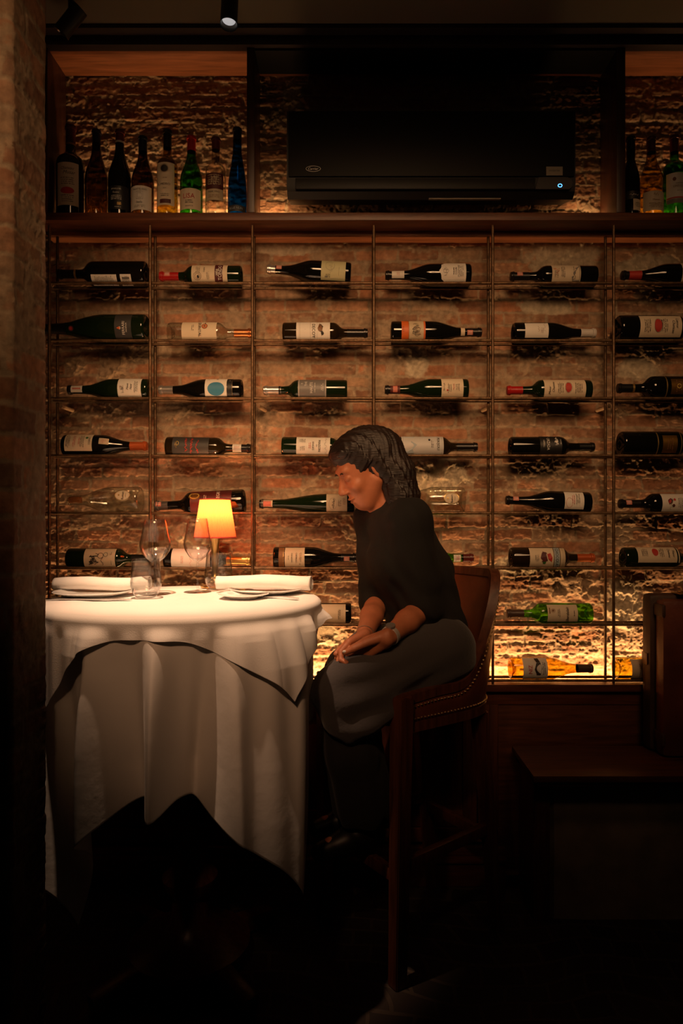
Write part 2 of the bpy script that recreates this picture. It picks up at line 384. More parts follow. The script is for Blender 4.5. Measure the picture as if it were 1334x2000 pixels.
# ---------------------------------------------------------------- cabinet under the rack
cab = thing('low_cabinet', 'dark red-brown panelled wooden cabinet under the rebar rack', 'cabinet', (0, 2.44, 0))
MB().box(-1.60, 1.60, 2.418, 2.502, .690, .7155, .003).build('cabinet_top', W_CABX, cab)
MB().box(-1.60, 1.60, 2.462, 2.50, .05, .689).build('carcass', W_CAB, cab)
MB().box(-1.60, 1.60, 2.436, 2.461, .640, .689, .002).build('top_rail', W_CABX, cab)
MB().box(-1.60, .55, 2.436, 2.461, .15, .20, .002).build('bottom_rail', W_CABX, cab)
for k, xe in enumerate((-1.45, -.98, -.505, -.03, .468)):
    MB().box(xe-.004, xe+.036, 2.434, 2.461, .20, .640, .002).build('stile', W_CAB, cab)
    if k < 4:
        a, b_ = xe+.040, (-.98, -.505, -.03, .468)[k]-.008
        d = MB()
        for x0, x1, z0, z1 in ((a, a+.05, .203, .637), (b_-.05, b_, .203, .637), (a+.05, b_-.05, .585, .637), (a+.05, b_-.05, .203, .26)):
            d.box(x0, x1, 2.440, 2.461, z0, z1, .003)
        dd = d.build('cabinet_door', W_CAB, cab)
        MB().box(a+.048, b_-.048, 2.452, 2.461, .258, .587).box(a+.07, b_-.07, 2.446, 2.455, .28, .565, .004).build('door_panel', W_CAB, dd)
MB().box(.505, .535, 2.436, 2.461, .05, .640, .002).build('stile', W_CAB, cab)
MB().box(.536, 1.60, 2.440, 2.461, .05, .640, .002).build('plain_panel', W_CABX, cab)
MB().box(-1.60, .56, 2.418, 2.461, .0, .085, .004).box(-1.60, .56, 2.405, 2.461, .0855, .105, .008).box(-1.60, .56, 2.426, 2.461, .1055, .135, .006).build('base_moulding', W_CABX, cab)

# bench / raised step on the right: wooden top on a plastered block
bench = thing('bench', 'low bench with dark wooden top over a plastered grey block at right', 'bench', (1.1, 2.28, 0))
MB().box(.575, 1.75, 2.118, 2.4035, .484, .505, .004).box(.590, 1.75, 2.132, 2.4035, .466, .4835, .006).build('bench_top', W_CABX, bench)
MB().box(.6015, .655, 2.215, 2.4035, .0, .4655, .002).build('side_panel', W_CAB, bench)
pm = MB(); nx, nz = 90, 50
xs = np.linspace(.658, 1.75, nx); zs = np.linspace(0, .4655, nz)
yy = 2.222-.004*fbm(xs-xs[0], zs-zs[0], .12, 77, 4)
for kz in range(nz):
    for kx in range(nx): pm.v.append((xs[kx], float(yy[kz, kx])-(.0 if kx else -.02), zs[kz]))
for kz in range(nz-1):
    for kx in range(nx-1): a = kz*nx+kx; pm.f.append((a, a+1, a+nx+1, a+nx))
pm.box(.658, 1.75, 2.24, 2.4035, 0, .4655)
pm.build('plaster_block', mat('grey_plaster', (.30, .235, .175), .85, bump=.5, bscale=25, var=.3, vscale=9), bench)

# old leather trunk standing on the bench
tr = thing('leather_trunk', 'old brown leather suitcase standing upright on the bench at the right edge', 'suitcase', (1.26, 2.30, .507))
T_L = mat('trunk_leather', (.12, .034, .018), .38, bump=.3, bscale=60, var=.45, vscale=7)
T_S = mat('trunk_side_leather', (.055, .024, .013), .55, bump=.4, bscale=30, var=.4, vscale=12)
def rot_about(mb, c, ang):
    ca, sa = math.cos(ang), math.sin(ang)
    mb.v = [(c[0]+(x-c[0])*ca-(y-c[1])*sa, c[1]+(x-c[0])*sa+(y-c[1])*ca, z) for x, y, z in mb.v]; return mb
TC = (1.045, 2.275); TA = math.radians(14)
rot_about(MB().box(1.045, 1.62, 2.27, 2.335, .508, 1.032, .022), TC, 0).build('front_shell', T_L, tr)
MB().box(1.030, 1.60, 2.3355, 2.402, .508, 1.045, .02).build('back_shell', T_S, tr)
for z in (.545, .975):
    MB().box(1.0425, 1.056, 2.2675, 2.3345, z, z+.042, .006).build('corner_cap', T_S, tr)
MB().box(1.0275, 1.0295, 2.350, 2.390, .80, .84, .0005).build('side_latch', T_L, tr)
cl = MB().box(1.12, 1.165, 2.30, 2.37, 1.0455, 1.051, .002).box(1.13, 1.15, 2.32, 2.35, 1.0515, 1.058, .002).build('clasp', BRASS, tr); cl['label'] = 'brass clasp on top of the case'
MB().tube([(1.22, 2.33, 1.048), (1.23, 2.33, 1.072), (1.28, 2.33, 1.08), (1.33, 2.33, 1.072), (1.34, 2.33, 1.048)], .008, 10).build('handle', T_S, tr)

# ---------------------------------------------------------------- text helper
TXT = {}
def text_geo(s):
    if s in TXT: return TXT[s]
    cu = bpy.data.curves.new('t', 'FONT'); cu.body = s; cu.size = 1; cu.resolution_u = 2
    o = bpy.data.objects.new('t', cu); C.objects.link(o)
    dg = bpy.context.evaluated_depsgraph_get(); me = bpy.data.meshes.new_from_object(o.evaluated_get(dg))
    v = np.array([p.co[:] for p in me.vertices]) if len(me.vertices) else np.zeros((1, 3)); f = [tuple(p.vertices) for p in me.polygons]
    bpy.data.objects.remove(o); bpy.data.curves.remove(cu); bpy.data.meshes.remove(me)
    v[:, 0] -= (v[:, 0].min()+v[:, 0].max())/2; v[:, 1] -= (v[:, 1].min()+v[:, 1].max())/2
    TXT[s] = (v, f); return TXT[s]
def text2d(s, x, y, h, maxw=None, slant=0, rot=0):
    v, f = text_geo(s); v = v.copy(); k = h/.72
    wd = (v[:, 0].max()-v[:, 0].min())*k; kx = k if not maxw or wd <= maxw else k*maxw/wd
    X = v[:, 0]*kx+slant*v[:, 1]*k; Y = v[:, 1]*k
    c, s_ = math.cos(rot), math.sin(rot)
    return [(x+a*c-b_*s_, y+a*s_+b_*c) for a, b_ in zip(X, Y)], f
# ---------------------------------------------------------------- air conditioner
ac = thing('air_conditioner', 'wide black wall-mounted air conditioner above the shelf between its dividers', 'air conditioner', (.285, 2.56, 2.41))
AX0, AX1, AY = -.2105, .7805, 2.34
def extrude_x(prof, x0, x1):
    m = MB(); n = len(prof)
    m.v = [(x0, y, z) for y, z in prof]+[(x1, y, z) for y, z in prof]
    m.f = [(i, (i+1) % n, n+(i+1) % n, n+i) for i in range(n)]+[tuple(range(n-1, -1, -1)), tuple(range(n, 2*n))]
    return m
AC_B = mat('ac_black_plastic', (.006, .006, .006), .5, spec=.3); AC_G = mat('ac_black_gloss', (.005, .0045, .004), .5, spec=.18)
extrude_x([(2.538, 2.715), (2.37, 2.715), (AY+.004, 2.70), (AY+.004, 2.455), (AY+.012, 2.43), (AY+.035, 2.413), (2.50, 2.452), (2.538, 2.47)], AX0, AX1).build('casing', AC_B, ac, angle=30)
MB().box(AX0+.006, AX1-.006, AY-.004, AY+.0035, 2.475, 2.698, .003).build('front_panel', AC_G, ac)
MB().box(AX0+.03, AX1-.14, AY-.003, AY+.0035, 2.432, 2.470, .003).build('air_louver', AC_B, ac)
dp = MB(); xs0 = .640; xs1 = .768; z0, z1 = 2.431, 2.472
pts = [(xs0, z0), (xs1-.012, z0), (xs1-.003, z0+.008), (xs1, z0+.022), (xs1-.004, z1-.008), (xs1-.018, z1), (xs0+.012, z1)]
n = len(pts); dp.v = [(x, AY-.0005, z) for x, z in pts]+[(x, AY-.004, z) for x, z in pts]
dp.f = [tuple(range(n)), tuple(range(2*n-1, n-1, -1))]+[(i, (i+1) % n, n+(i+1) % n, n+i) for i in range(n)]
disp = dp.build('display_panel', mat('ac_silver', (.05, .045, .045), .3, metal=.3), ac, smooth=False); disp['label'] = 'dark silver display panel'
rg = MB(); c = (.7245, AY-.0048, 2.4385+.004)
ringp = [(c[0]+.0085*math.cos(a), c[1], c[2]+.0062*math.sin(a)) for a in np.linspace(0, 2*PI, 25)[:-1]]
def ring(mb, cx, cz, y, rx, rz, t, seg=40):
    v = []
    for k in range(seg):
        a = 2*PI*k/seg; v += [(cx+rx*math.cos(a), y, cz+rz*math.sin(a)), (cx+(rx-t)*math.cos(a), y, cz+(rz-t)*math.sin(a))]
    return mb.add(v, [(2*k, 2*((k+1) % seg), 2*((k+1) % seg)+1, 2*k+1) for k in range(seg)])
l = ring(MB(), c[0], c[2], AY-.0050, .0078, .0064, .0022).build('indicator_light', mat('blue_led', (0, 0, 0), .5, emit=(.10, .42, 1), estr=3.0), disp, smooth=False); l['label'] = 'glowing blue ring light'
def flat_text(parent, name, s, x, y, z, h, m, maxw=None, slant=0):
    p, f = text2d(s, 0, 0, h, maxw, slant); mb = MB(); mb.add([(x+a, y, z+b_) for a, b_ in p], f); return mb.build(name, m, parent, smooth=False)
SILV = mat('ac_logo_silver', (.55, .54, .52), .35, metal=.3)
lx, lz = P(612, 331, AY).x, P(612, 331, AY).z
lg = ring(MB(), lx, lz, AY-.0052, .0255, .0100, .0012).build('oval_logo', SILV, ac, smooth=False)
flat_text(lg, 'logo_lettering', 'Carrier', lx, AY-.0052, lz, .0085, SILV, .040, .2)
st = MB().box(P(1066, 0, AY).x, P(1098, 0, AY).x, AY-.0055, AY-.0045, P(0, 344, AY).z, P(0, 327, AY).z).build('inverter_sticker', mat('ac_sticker', (.26, .22, .17), .5), ac, smooth=False); st['label'] = 'small pale sticker'
flat_text(st, 'sticker_lettering', 'INVERTER', P(1082, 0, AY).x, AY-.0060, P(0, 335, AY).z, .0060, mat('ink_dark', (.02, .015, .012), .6), .044)
MB().box(.28, .53, AY+.0305, AY+.040, 2.4135, 2.4185).build('underside_label', mat('ac_sticker', (.26, .22, .17), .5), ac)

# ---------------------------------------------------------------- ceiling spotlights
def spotlight(loc, target, label, lit):
    t = thing('ceiling_spotlight', label, 'spotlight', loc)
    a = Vector(target)-Vector(loc); a.normalize(); l0 = Vector(loc)
    top = Vector((loc[0], loc[1], 3.0))
    m = MB().tube([l0-a*.05, l0+a*.045], .026, 28, caps=False); m.tube([l0-a*.052, l0-a*.048], .026, 28)
    m.build('can', BLACKM, t)
    m = MB(); m.tube([l0+a*.044, l0+a*.046], [.027, .027], 28, caps=False); m.tube([l0+a*.047, l0+a*.030], [.0265, .021], 28, caps=False)
    m.build('rim', mat('spot_rim', (.05, .04, .03), .25, metal=.8), t)
    m = MB().tube([l0+a*.030, l0+a*.028], [.0205, .020], 24)
    m.build('bulb', mat('spot_bulb_lit', (.1, .1, .1), .3, emit=(.75, .72, .72), estr=.55) if lit else mat('spot_bulb_off', (.02, .02, .02), .2), t)
    MB().tube([l0-a*.03, Vector((l0.x, l0.y, l0.z))*.5+top*.5, top], .007, 10).build('stem', BLACKM, t)
sp = P(448, 22, 2.10); spotlight(sp, (sp.x-.02, sp.y-.12, 1.9), 'lit black ceiling spotlight above the shelf, cut by the top edge', True)
sp = P(137, 42, 2.22); spotlight(sp, (sp.x-.3, sp.y+.05, 2.6), 'unlit dark ceiling spotlight at the upper left corner', False)

# ---------------------------------------------------------------- bottles
BODY = {'dark': mat('black_bottle_glass', (.0045, .0042, .0032), .06, spec=.55), 'dgreen': mat('dark_green_bottle_glass', (.006, .013, .004), .06, spec=.55),
        'brown': mat('dark_brown_bottle_glass', (.016, .010, .004), .06, spec=.55),
        'clear': glass('clear_bottle_glass', (.88, .88, .84), .35, 2.2), 'green': glass('green_bottle_glass', (.10, .42, .04), .15),
        'bgreen': glass('bright_green_bottle_glass', (.30, .68, .06), .25), 'olive': glass('olive_bottle_glass', (.56, .46, .10), .3), 'yellow': glass('yellow_bottle_glass', (.62, .46, .10), .35),
        'blue': glass('blue_bottle_glass', (.02, .22, .62), .2), 'amber': glass('amber_bottle_glass', (.22, .14, .04), .2), 'mgreen': glass('moss_green_bottle_glass', (.16, .20, .03), .2)}
INK = {'k': mat('ink_dark', (.02, .015, .012), .6), 'r': mat('ink_red', (.45, .03, .02), .6), 'w': mat('ink_white', (.75, .72, .68), .6), 'g': mat('ink_gold', (.55, .36, .12), .35, metal=.8),
       'b': mat('ink_blue', (.035, .20, .34), .6), 'n': mat('ink_grey', (.22, .20, .18), .6), 'o': mat('ink_orange', (.60, .12, .02), .6), 'm': mat('ink_maroon', (.08, .012, .012), .6),
       'c': mat('ink_cream', (.52, .42, .28), .6), 's': mat('ink_brown', (.20, .09, .03), .6), 'p': mat('ink_pink', (.55, .18, .13), .6), 'u': mat('ink_pale_blue', (.32, .38, .42), .6),
       'v': mat('ink_green', (.03, .12, .03), .6), 'y': mat('ink_yellow', (.75, .55, .12), .5)}
PAPER = {'white': mat('label_white', (.72, .68, .62), .6), 'cream': mat('label_cream', (.66, .55, .40), .65), 'green': mat('label_pale_green', (.50, .48, .28), .65), 'black': mat('label_black', (.012, .011, .011), .5),
         'grey': mat('label_grey', (.16, .15, .145), .5), 'lgrey': mat('label_light_grey', (.50, .50, .50), .55), 'orange': mat('label_orange', (.60, .12, .02), .55), 'maroon': mat('label_maroon', (.07, .010, .010), .45),
         'gold': mat('label_gold', (.50, .27, .06), .3, metal=.9), 'dgrey': mat('label_dark_grey', (.035, .033, .033), .55)}
FOIL = {'black': mat('foil_black', (.008, .007, .007), .3), 'red': mat('foil_red', (.38, .012, .012), .32), 'gold': mat('foil_gold', (.60, .38, .12), .3, metal=.8), 'copper': mat('foil_copper', (.50, .17, .06), .3, metal=.8),
        'silver': mat('foil_silver', (.55, .52, .50), .28, metal=.8), 'orange': mat('foil_orange', (.50, .10, .025), .35, metal=.3), 'brown': mat('foil_brown', (.07, .04, .03), .35), 'maroon': mat('foil_maroon', (.10, .012, .010), .35),
        'rust': mat('foil_rust', (.33, .10, .03), .35, metal=.4), 'white': mat('foil_white', (.6, .56, .52), .4), 'grey': mat('foil_grey', (.10, .095, .09), .35, metal=.3), 'darkblue': mat('foil_dark_blue', (.004, .008, .02), .3)}
def profile(kind, L, R):
    rn = .0145*max(1, R/.040)**.7
    if kind == 'hock': shp = [(R, .30), (R*.93, .42), (R*.80, .52), (R*.64, .62), (R*.48, .73), (rn*1.05, .86), (rn, .93)]
    elif kind == 'bordeaux': shp = [(R, .58), (R*.985, .60), (R*.93, .625), (R*.80, .650), (R*.62, .672), (R*.48, .692), (rn*1.08, .715), (rn, .76), (rn*.97, .93)]
    elif kind == 'champagne': shp = [(R, .38), (R*.985, .43), (R*.93, .49), (R*.82, .56), (R*.68, .63), (R*.52, .70), (R*.40, .77), (rn*1.05, .85), (rn, .93)]
    else: shp = [(R, .44), (R*.985, .48), (R*.93, .525), (R*.83, .57), (R*.70, .62), (R*.57, .67), (R*.46, .72), (rn*1.06, .79), (rn, .86), (rn*.98, .93)]
    pr = [(0, .022), (R*.30, .020), (R*.62, .008), (R*.80, .0015), (R*.90, 0), (R*.975, .003), (R, .009)]
    pr += [(a, b*L) for a, b in shp]
    pr += [(rn*.98, .955*L), (rn*1.14, .957*L), (rn*1.16, .975*L), (rn*1.05, .980*L), (rn*1.05, .995*L), (rn*.9, L), (rn*.6, L)]
    return pr
def prof_r(pr, z):
    pr = [p for p in pr if p[0] > 0][5:]
    for (r0, z0), (r1, z1) in zip(pr, pr[1:]):
        if z0 <= z <= z1: return r0+(r1-r0)*((z-z0)/max(1e-6, z1-z0))
    return pr[0][0] if z < pr[0][1] else pr[-1][0]
BM = {}
def body_mesh(kind, L, R, m):
    k = (kind, round(L, 3), round(R, 4), m)
    if k not in BM:
        me = MB().lathe(profile(kind, L, R), 56).mesh('glass_body', True, 50); me.materials.append(BODY[m]); BM[k] = me
    return BM[k]
def wrap(mb, pts, faces, pr, zc, off, phi=0):
    v = []
    for x, z in pts:
        r = prof_r(pr, zc+z)+off; a = -PI/2+phi+x/r; v.append((r*math.cos(a), r*math.sin(a), zc+z))
    return mb.add(v, faces)
def patch(mb, pr, zc, hz, half, off, phi=0, shape='rect', nx=28, nz=10, top=None):
    pts = []; f = []
    for j in range(nz+1):
        for i in range(nx+1):
            u = -1+2*i/nx; w_ = -1+2*j/nz
            if shape == 'rect': x, z = u*half, w_*hz
            elif shape == 'oval':
                k = math.sqrt(max(0, 1-w_*w_)); x, z = u*half*k, w_*hz
            elif shape == 'scallop':      # rounded shoulder on the neck side
                k = 1 if w_ < 0 else math.sqrt(max(0, 1-(w_**2.2))); x, z = u*half*max(k, .02), w_*hz
            else: x, z = u*half*(1-.18*max(0, w_)), w_*hz
            pts.append((x, z))
    for j in range(nz):
        for i in range(nx): a = j*(nx+1)+i; f.append((a, a+1, a+nx+2, a+nx+1))
    return wrap(mb, pts, f, pr, zc, off, phi)
def make_bottle(label, L, R, kind, glass_, foil, foil_len, labels, group, stamp=None, ring_=None):
    """upright bottle standing at the origin, label facing -Y; labels: list of dicts"""
    t = thing('wine_bottle', label, 'wine bottle', (0, 0, 0), group)
    pr = profile(kind, L, R)
    o = bpy.data.objects.new('glass_body', body_mesh(kind, L, R, glass_)); C.objects.link(o); o.parent = t
    if foil:
        z0 = L-foil_len; pts = [(prof_r(pr, z)+.0005, z) for z in np.linspace(z0, .955*L, 8)]
        rn = pts[-1][0]
        pts += [(rn*1.17, .957*L), (rn*1.19, .976*L), (rn*1.08, .981*L), (rn*1.08, .996*L), (rn*.9, L+.0008), (0, L+.0008)]
        fo = MB().lathe(pts, 32).build('foil_capsule', FOIL[foil], t, world=False)
        if ring_:
            MB().lathe([(prof_r(pr, z)+.0011, z) for z in (z0+.001, z0+.0045, z0+.008)], 32).build('foil_band', FOIL[ring_], fo, world=False)
    else:
        MB().lathe([(0, L-.012), (.0088, L-.012), (.0088, L-.002), (0, L-.002)], 20).build('cork', mat('cork', (.35, .2, .1), .8), t, world=False)
    if stamp:
        zz = stamp if isinstance(stamp, float) else .82*L
        s = patch(MB(), pr, zz, .010, .009, .0012, .3, nx=8, nz=4).build('neck_stamp', INK['p'], t, world=False)
        m = MB()
        for k in (-1, 0, 1): p_, f_ = rect2d(k*.005+.002, 0, .0012, .014); wrap(m, p_, f_, pr, zz, .0016, .3)
        m.build('stamp_print', INK['w'], s, world=False)
    for lb in labels:
        zc, hz, half, phi = lb['z'], lb['hz'], lb.get('half', R*1.15), lb.get('phi', 0)
        pl = patch(MB(), pr, zc, hz, half, .0006, phi, lb.get('shape', 'rect')).build(lb.get('name', 'label'), PAPER[lb['paper']] if lb['paper'] in PAPER else INK[lb['paper']], t, world=False)
        by = {}
        for it in lb.get('items', ()):
            k = it[0]
            if k == 't': _, s, x, z, h, c, mw = it; p_, f_ = text2d(s, x, z, h, mw)
            elif k == 'ts': _, s, x, z, h, c, mw = it; p_, f_ = text2d(s, x, z, h, mw, .3)
            elif k == 'r': _, x, z, w_, h, c = it; p_, f_ = rect2d(x, z, w_, h)
            elif k == 'o': _, x, z, rx, rz, c = it; p_ = [(x+rx*q/5*math.cos(a), z+rz*q/5*math.sin(a)) for q in range(6) for a in np.linspace(0, 2*PI, 25)[:-1]]; f_ = [(q*24+i, q*24+(i+1) % 24, q*24+24+(i+1) % 24, q*24+24+i) for q in range(5) for i in range(24)]
            elif k == 'ring': _, x, z, rx, rz, tk, c = it; p_ = sum([[(x+rx*math.cos(a), z+rz*math.sin(a)), (x+(rx-tk)*math.cos(a), z+(rz-tk)*math.sin(a))] for a in np.linspace(0, 2*PI, 33)[:-1]], []); f_ = [(2*i, 2*((i+1) % 32), 2*((i+1) % 32)+1, 2*i+1) for i in range(32)]
            elif k == 'fr': _, x, z, w_, h, c = it; p_, f_ = [], []
            elif k == 'poly': _, P2, c = it; p_ = P2; f_ = [tuple(range(len(P2)))]
            elif k == 'line': _, P2, tk, c = it; p_, f_ = ribbon(P2, tk)
            elif k == 'l':      # rows of small print
                _, x, z, w_, n_, pitch, c = it; p_, f_ = smallprint(x, z, w_, n_, pitch)
            if k == 'fr':
                for a in ((x-w_/2, z, .0006, h), (x+w_/2, z, .0006, h), (x, z-h/2, w_, .0006), (x, z+h/2, w_, .0006)):
                    q, g_ = rect2d(*a); n_ = len(p_); p_ = p_+q; f_ = f_+[tuple(i+n_ for i in r) for r in g_]
            big = k in ('o', 'r', 'poly'); by.setdefault((c, big), MB())
            wrap(by[(c, big)], p_, f_, pr, zc, (.0022 if k == 'poly' else .0010+(0 if big else .0009))+.0002*(len(by)), phi)
        for (c, big), m in by.items(): m.build('printed_shape' if big else 'lettering', INK[c], pl, world=False, smooth=False)
    return t
def rect2d(x, z, w_, h):
    n = max(1, int(w_/.006)); v = []
    for i in range(n+1): xx = x-w_/2+w_*i/n; v += [(xx, z-h/2), (xx, z+h/2)]
    return v, [(2*i, 2*i+2, 2*i+3, 2*i+1) for i in range(n)]
def ribbon(P2, t):
    v = []; n = len(P2)
    for i, (x, z) in enumerate(P2):
        a = P2[max(0, i-1)]; b_ = P2[min(n-1, i+1)]; dx, dz = b_[0]-a[0], b_[1]-a[1]; l_ = math.hypot(dx, dz) or 1
        v += [(x-dz/l_*t/2, z+dx/l_*t/2), (x+dz/l_*t/2, z-dx/l_*t/2)]
    return v, [(2*i, 2*i+2, 2*i+3, 2*i+1) for i in range(n-1)]
def smallprint(x, z, w_, n_, pitch):
    r = random.Random(int((x+z+w_)*1e5)+n_*7); v = []; f = []
    for k in range(n_):
        zz = z+((n_-1)/2-k)*pitch; wl = w_*r.uniform(.7, 1); xx = x-wl/2
        while xx < x+wl/2:
            a = r.uniform(.0007, .0016); h = pitch*r.uniform(.28, .55)
            if r.random() > .15: b_ = len(v); v += [(xx, zz-h/2), (xx+a, zz-h/2), (xx+a, zz+h/2), (xx, zz+h/2)]; f.append((b_, b_+1, b_+2, b_+3))
            xx += a+.0006
    return v, f
def wob(n, amp, w_, x, z, seed, vertical=False):
    r = random.Random(seed); pts = []
    for i in range(n): u = -1+2*i/(n-1); pts.append((x+u*w_/2+r.uniform(-1, 1)*amp*.4, z+r.uniform(-1, 1)*amp))
    return pts
SC = 1334/2.457
def lay(t, L, R, x0, x1, neck, rail, roll=0, tilt=0, lift=0):
    """lay a bottle along the two rails of a rack row; x0..x1 picture columns it spans"""
    xb = (x1 if neck == 'L' else x0); X = (xb-CX)/SC
    h = math.sqrt((R+.0063)**2-((RB-RF)/2)**2)
    t.rotation_mode = 'QUATERNION'
    a = -PI/2 if neck == 'L' else PI/2
    tl = math.radians(tilt)*(1 if neck == 'L' else -1)
    M = Matrix.Rotation(a+tl, 3, 'Y') @ Matrix.Rotation(math.radians(roll), 3, 'Z')
    t.rotation_quaternion = M.to_quaternion(); t.location = (X, (RF+RB)/2, RAILZ[rail]+h+lift)
def redoval(y=0.0): return [('o', 0, y, .013, .009, 'r'), ('ring', 0, y, .015, .0105, .0008, 'k'), ('l', 0, y-.016, .034, 2, .004, 'k'), ('l', 0, y+.017, .030, 2, .004, 'k'), ('l', 0, y-.030, .036, 3, .004, 'k')]
def est_label(n, name='Chateau'): return None
GR = {0: 'bottles lying in the top row of the rack', 1: 'bottles lying in the second row of the rack', 2: 'bottles lying in the third row of the rack', 3: 'bottles lying in the fourth row of the rack',
      4: 'bottles lying in the fifth row of the rack', 5: 'bottles lying in the sixth row of the rack', 6: 'bottles lying in the seventh row of the rack', 7: 'bottles lying in the bottom row of the rack'}
def B(row, x0, x1, neck, kind, R, gl, foil, fpx, labs, desc, up=0, tilt=0, stamp=None, ring_=None, lift=0):
    L = (x1-x0)/SC; out = []
    for pa, pb, paper, items, *ex in labs:
        za, zb = ((x1-pb)/SC, (x1-pa)/SC) if neck == 'L' else ((pa-x0)/SC, (pb-x0)/SC)
        d = dict(z=(za+zb)/2, hz=(zb-za)/2, paper=paper, items=items)
        if ex: d.update(ex[0])
        out.append(d)
    if stamp and stamp is not True: stamp = float((x1-stamp)/SC if neck == 'L' else (stamp-x0)/SC)
    t = make_bottle(desc, L, R, kind, gl, foil, fpx/SC, out, GR[row], stamp, ring_)
    lay(t, L, R, x0, x1, neck, row, up*(1 if neck == 'L' else -1), tilt, lift); return t
D2R = math.radians
r37 = .0375
# ---- top row
B(0, 113, 286, 'L', 'bordeaux', .044, 'dark', 'black', 38, [(185, 234, 'white', [('l', 0, 0, .042, 13, .0052, 'k'), ('r', -.012, .028, .010, .006, 'n')], dict(half=.024, name='back_label')), (241, 262, 'white', [('l', 0, 0, .04, 5, .005, 'k'), ('r', .012, 0, .008, .026, 'n')], dict(half=.025, name='price_sticker'))],
  'fat black wine bottle turned to show two white back stickers, top row, far left', up=-52, ring_='gold')
B(0, 312, 472, 'L', 'bordeaux', .0370, 'dgreen', 'red', 38, [(378, 447, 'cream', [('t', 'VIÑA', -.001, -.0285, .0085, 'c', .03), ('r', 0, -.033, .084, .028, 'm'), ('t', 'TONDO', 0, -.0375, .0125, 'w', .058), ('t', 'VIÑA', 0, -.0255, .0075, 'w', .026), ('t', 'RESERVA', 0, -.046, .0035, 'w', .02), ('ring', -.014, .042, .014, .014, .001, 'k'), ('ring', -.014, .042, .009, .009, .001, 'k'), ('o', -.016, .040, .005, .004, 'k'), ('ts', 'Lopez', .010, .018, .006, 'k', .03), ('l', .010, .040, .03, 4, .004, 'k'), ('l', -.012, .005, .03, 3, .004, 'k')])],
  'bottle with cream crest label and black band of white capitals, top row', up=4, stamp=328)
B(0, 522, 685, 'L', 'burgundy', .0400, 'dark', 'silver', 16, [(628, 675, 'green', [('line', wob(16, .008, .050, .005, .010, 3), .0007, 'n'), ('line', [(.018*math.cos(a)+.008, .016*math.sin(a)+.012) for a in np.linspace(0, 5.2, 24)], .0008, 'n'), ('l', -.030, .018, .014, 4, .004, 'k'), ('r', -.012, -.020, .030, .0006, 'k'), ('r', -.033, .025, .004, .010, 'n')])],
  'dark sloping-shouldered bottle with pale green label, tilted in the top row', up=8, tilt=3.5, stamp=545, lift=.004)
B(0, 753, 918, 'L', 'burgundy', .0400, 'dark', 'black', 14, [(855, 907, 'white', [('t', 'PHILIPPE', 0, -.004, .0050, 'k', .036), ('t', 'COLIN', 0, -.012, .0065, 'k', .03), ('ring', 0, .024, .008, .010, .0009, 'n'), ('line', wob(14, .008, .032, 0, .024, 9), .0009, 'n'), ('l', 0, -.028, .048, 5, .0042, 'k')], dict(shape='scallop')), (765, 789, 'white', [('l', 0, 0, .014, 3, .004, 'p')], dict(half=.016, name='neck_label'))],
  'bottle with round-shouldered white label and white neck band, top row', up=3)
B(0, 997, 1163, 'L', 'bordeaux', .0370, 'dark', 'black', 36, [(1073, 1128, 'cream', [('t', 'II', .010, .041, .010, 'o', .016), ('line', wob(12, .007, .018, 0, .030, 5), .0012, 'o'), ('l', -.01, .036, .028, 3, .005, 'k'), ('l', .0, .012, .050, 3, .005, 'k'), ('poly', [(-.034, -.046), (-.034, -.022), (-.020, -.018), (-.016, -.026), (-.006, -.022), (.004, -.034), (.012, -.030), (.022, -.046)], 'n'), ('line', wob(16, .006, .05, -.005, -.028, 8), .0012, 'k'), ('r', 0, -.047, .08, .0015, 'k')])],
  'bottle with cream label of orange lettering and grey skyline, top row', up=8, stamp=1014)
B(0, 1214, 1378, 'L', 'burgundy', .0400, 'dark', 'black', 38, [(1323, 1362, 'cream', [('l', 0, 0, .05, 9, .006, 'k')]), (1227, 1251, 'red' if False else 'r', [], dict(half=.030, name='neck_band'))],
  'dark bottle with red neck band, top row, cut by the right edge', up=2)
# ---- second row
B(1, 80, 287, 'L', 'champagne', .0500, 'dgreen', 'black', 52, [(232, 264, 'dgrey', [('t', 'FERRARI', 0, -.002, .0095, 'w', .052), ('t', 'MAXIMUM', .002, -.0125, .0050, 'w', .05), ('poly', [(0, .008), (.005, .012), (.0, .022), (-.005, .012)], 'o'), ('o', 0, .011, .005, .004, 'w')]), (138, 150, 'red' if False else 'm', [('o', 0, 0, .006, .006, 'r')], dict(half=.010, shape='oval', name='neck_emblem'))],
  'very large dark green sparkling bottle with dark grey label, poking out left', up=-12)
B(1, 330, 492, 'R', 'bordeaux', .0370, 'clear', 'copper', 34, [(359, 426, 'cream', [('t', 'QUINTAL', .0, -.008+.010, .010, 'k', .060), ('o', -.010, .020, .011, .011, 's'), ('o', -.010, .020, .0085, .0085, 'o'), ('ring', -.010, .020, .006, .006, .0012, 'c'), ('o', -.010, .020, .0035, .0035, 's'), ('l', -.004, -.022, .024, 2, .005, 'k'), ('o', -.024, .022, .003, .002, 'k')])],
  'clear empty bottle with cream label, brown disc and copper foil', up=10)
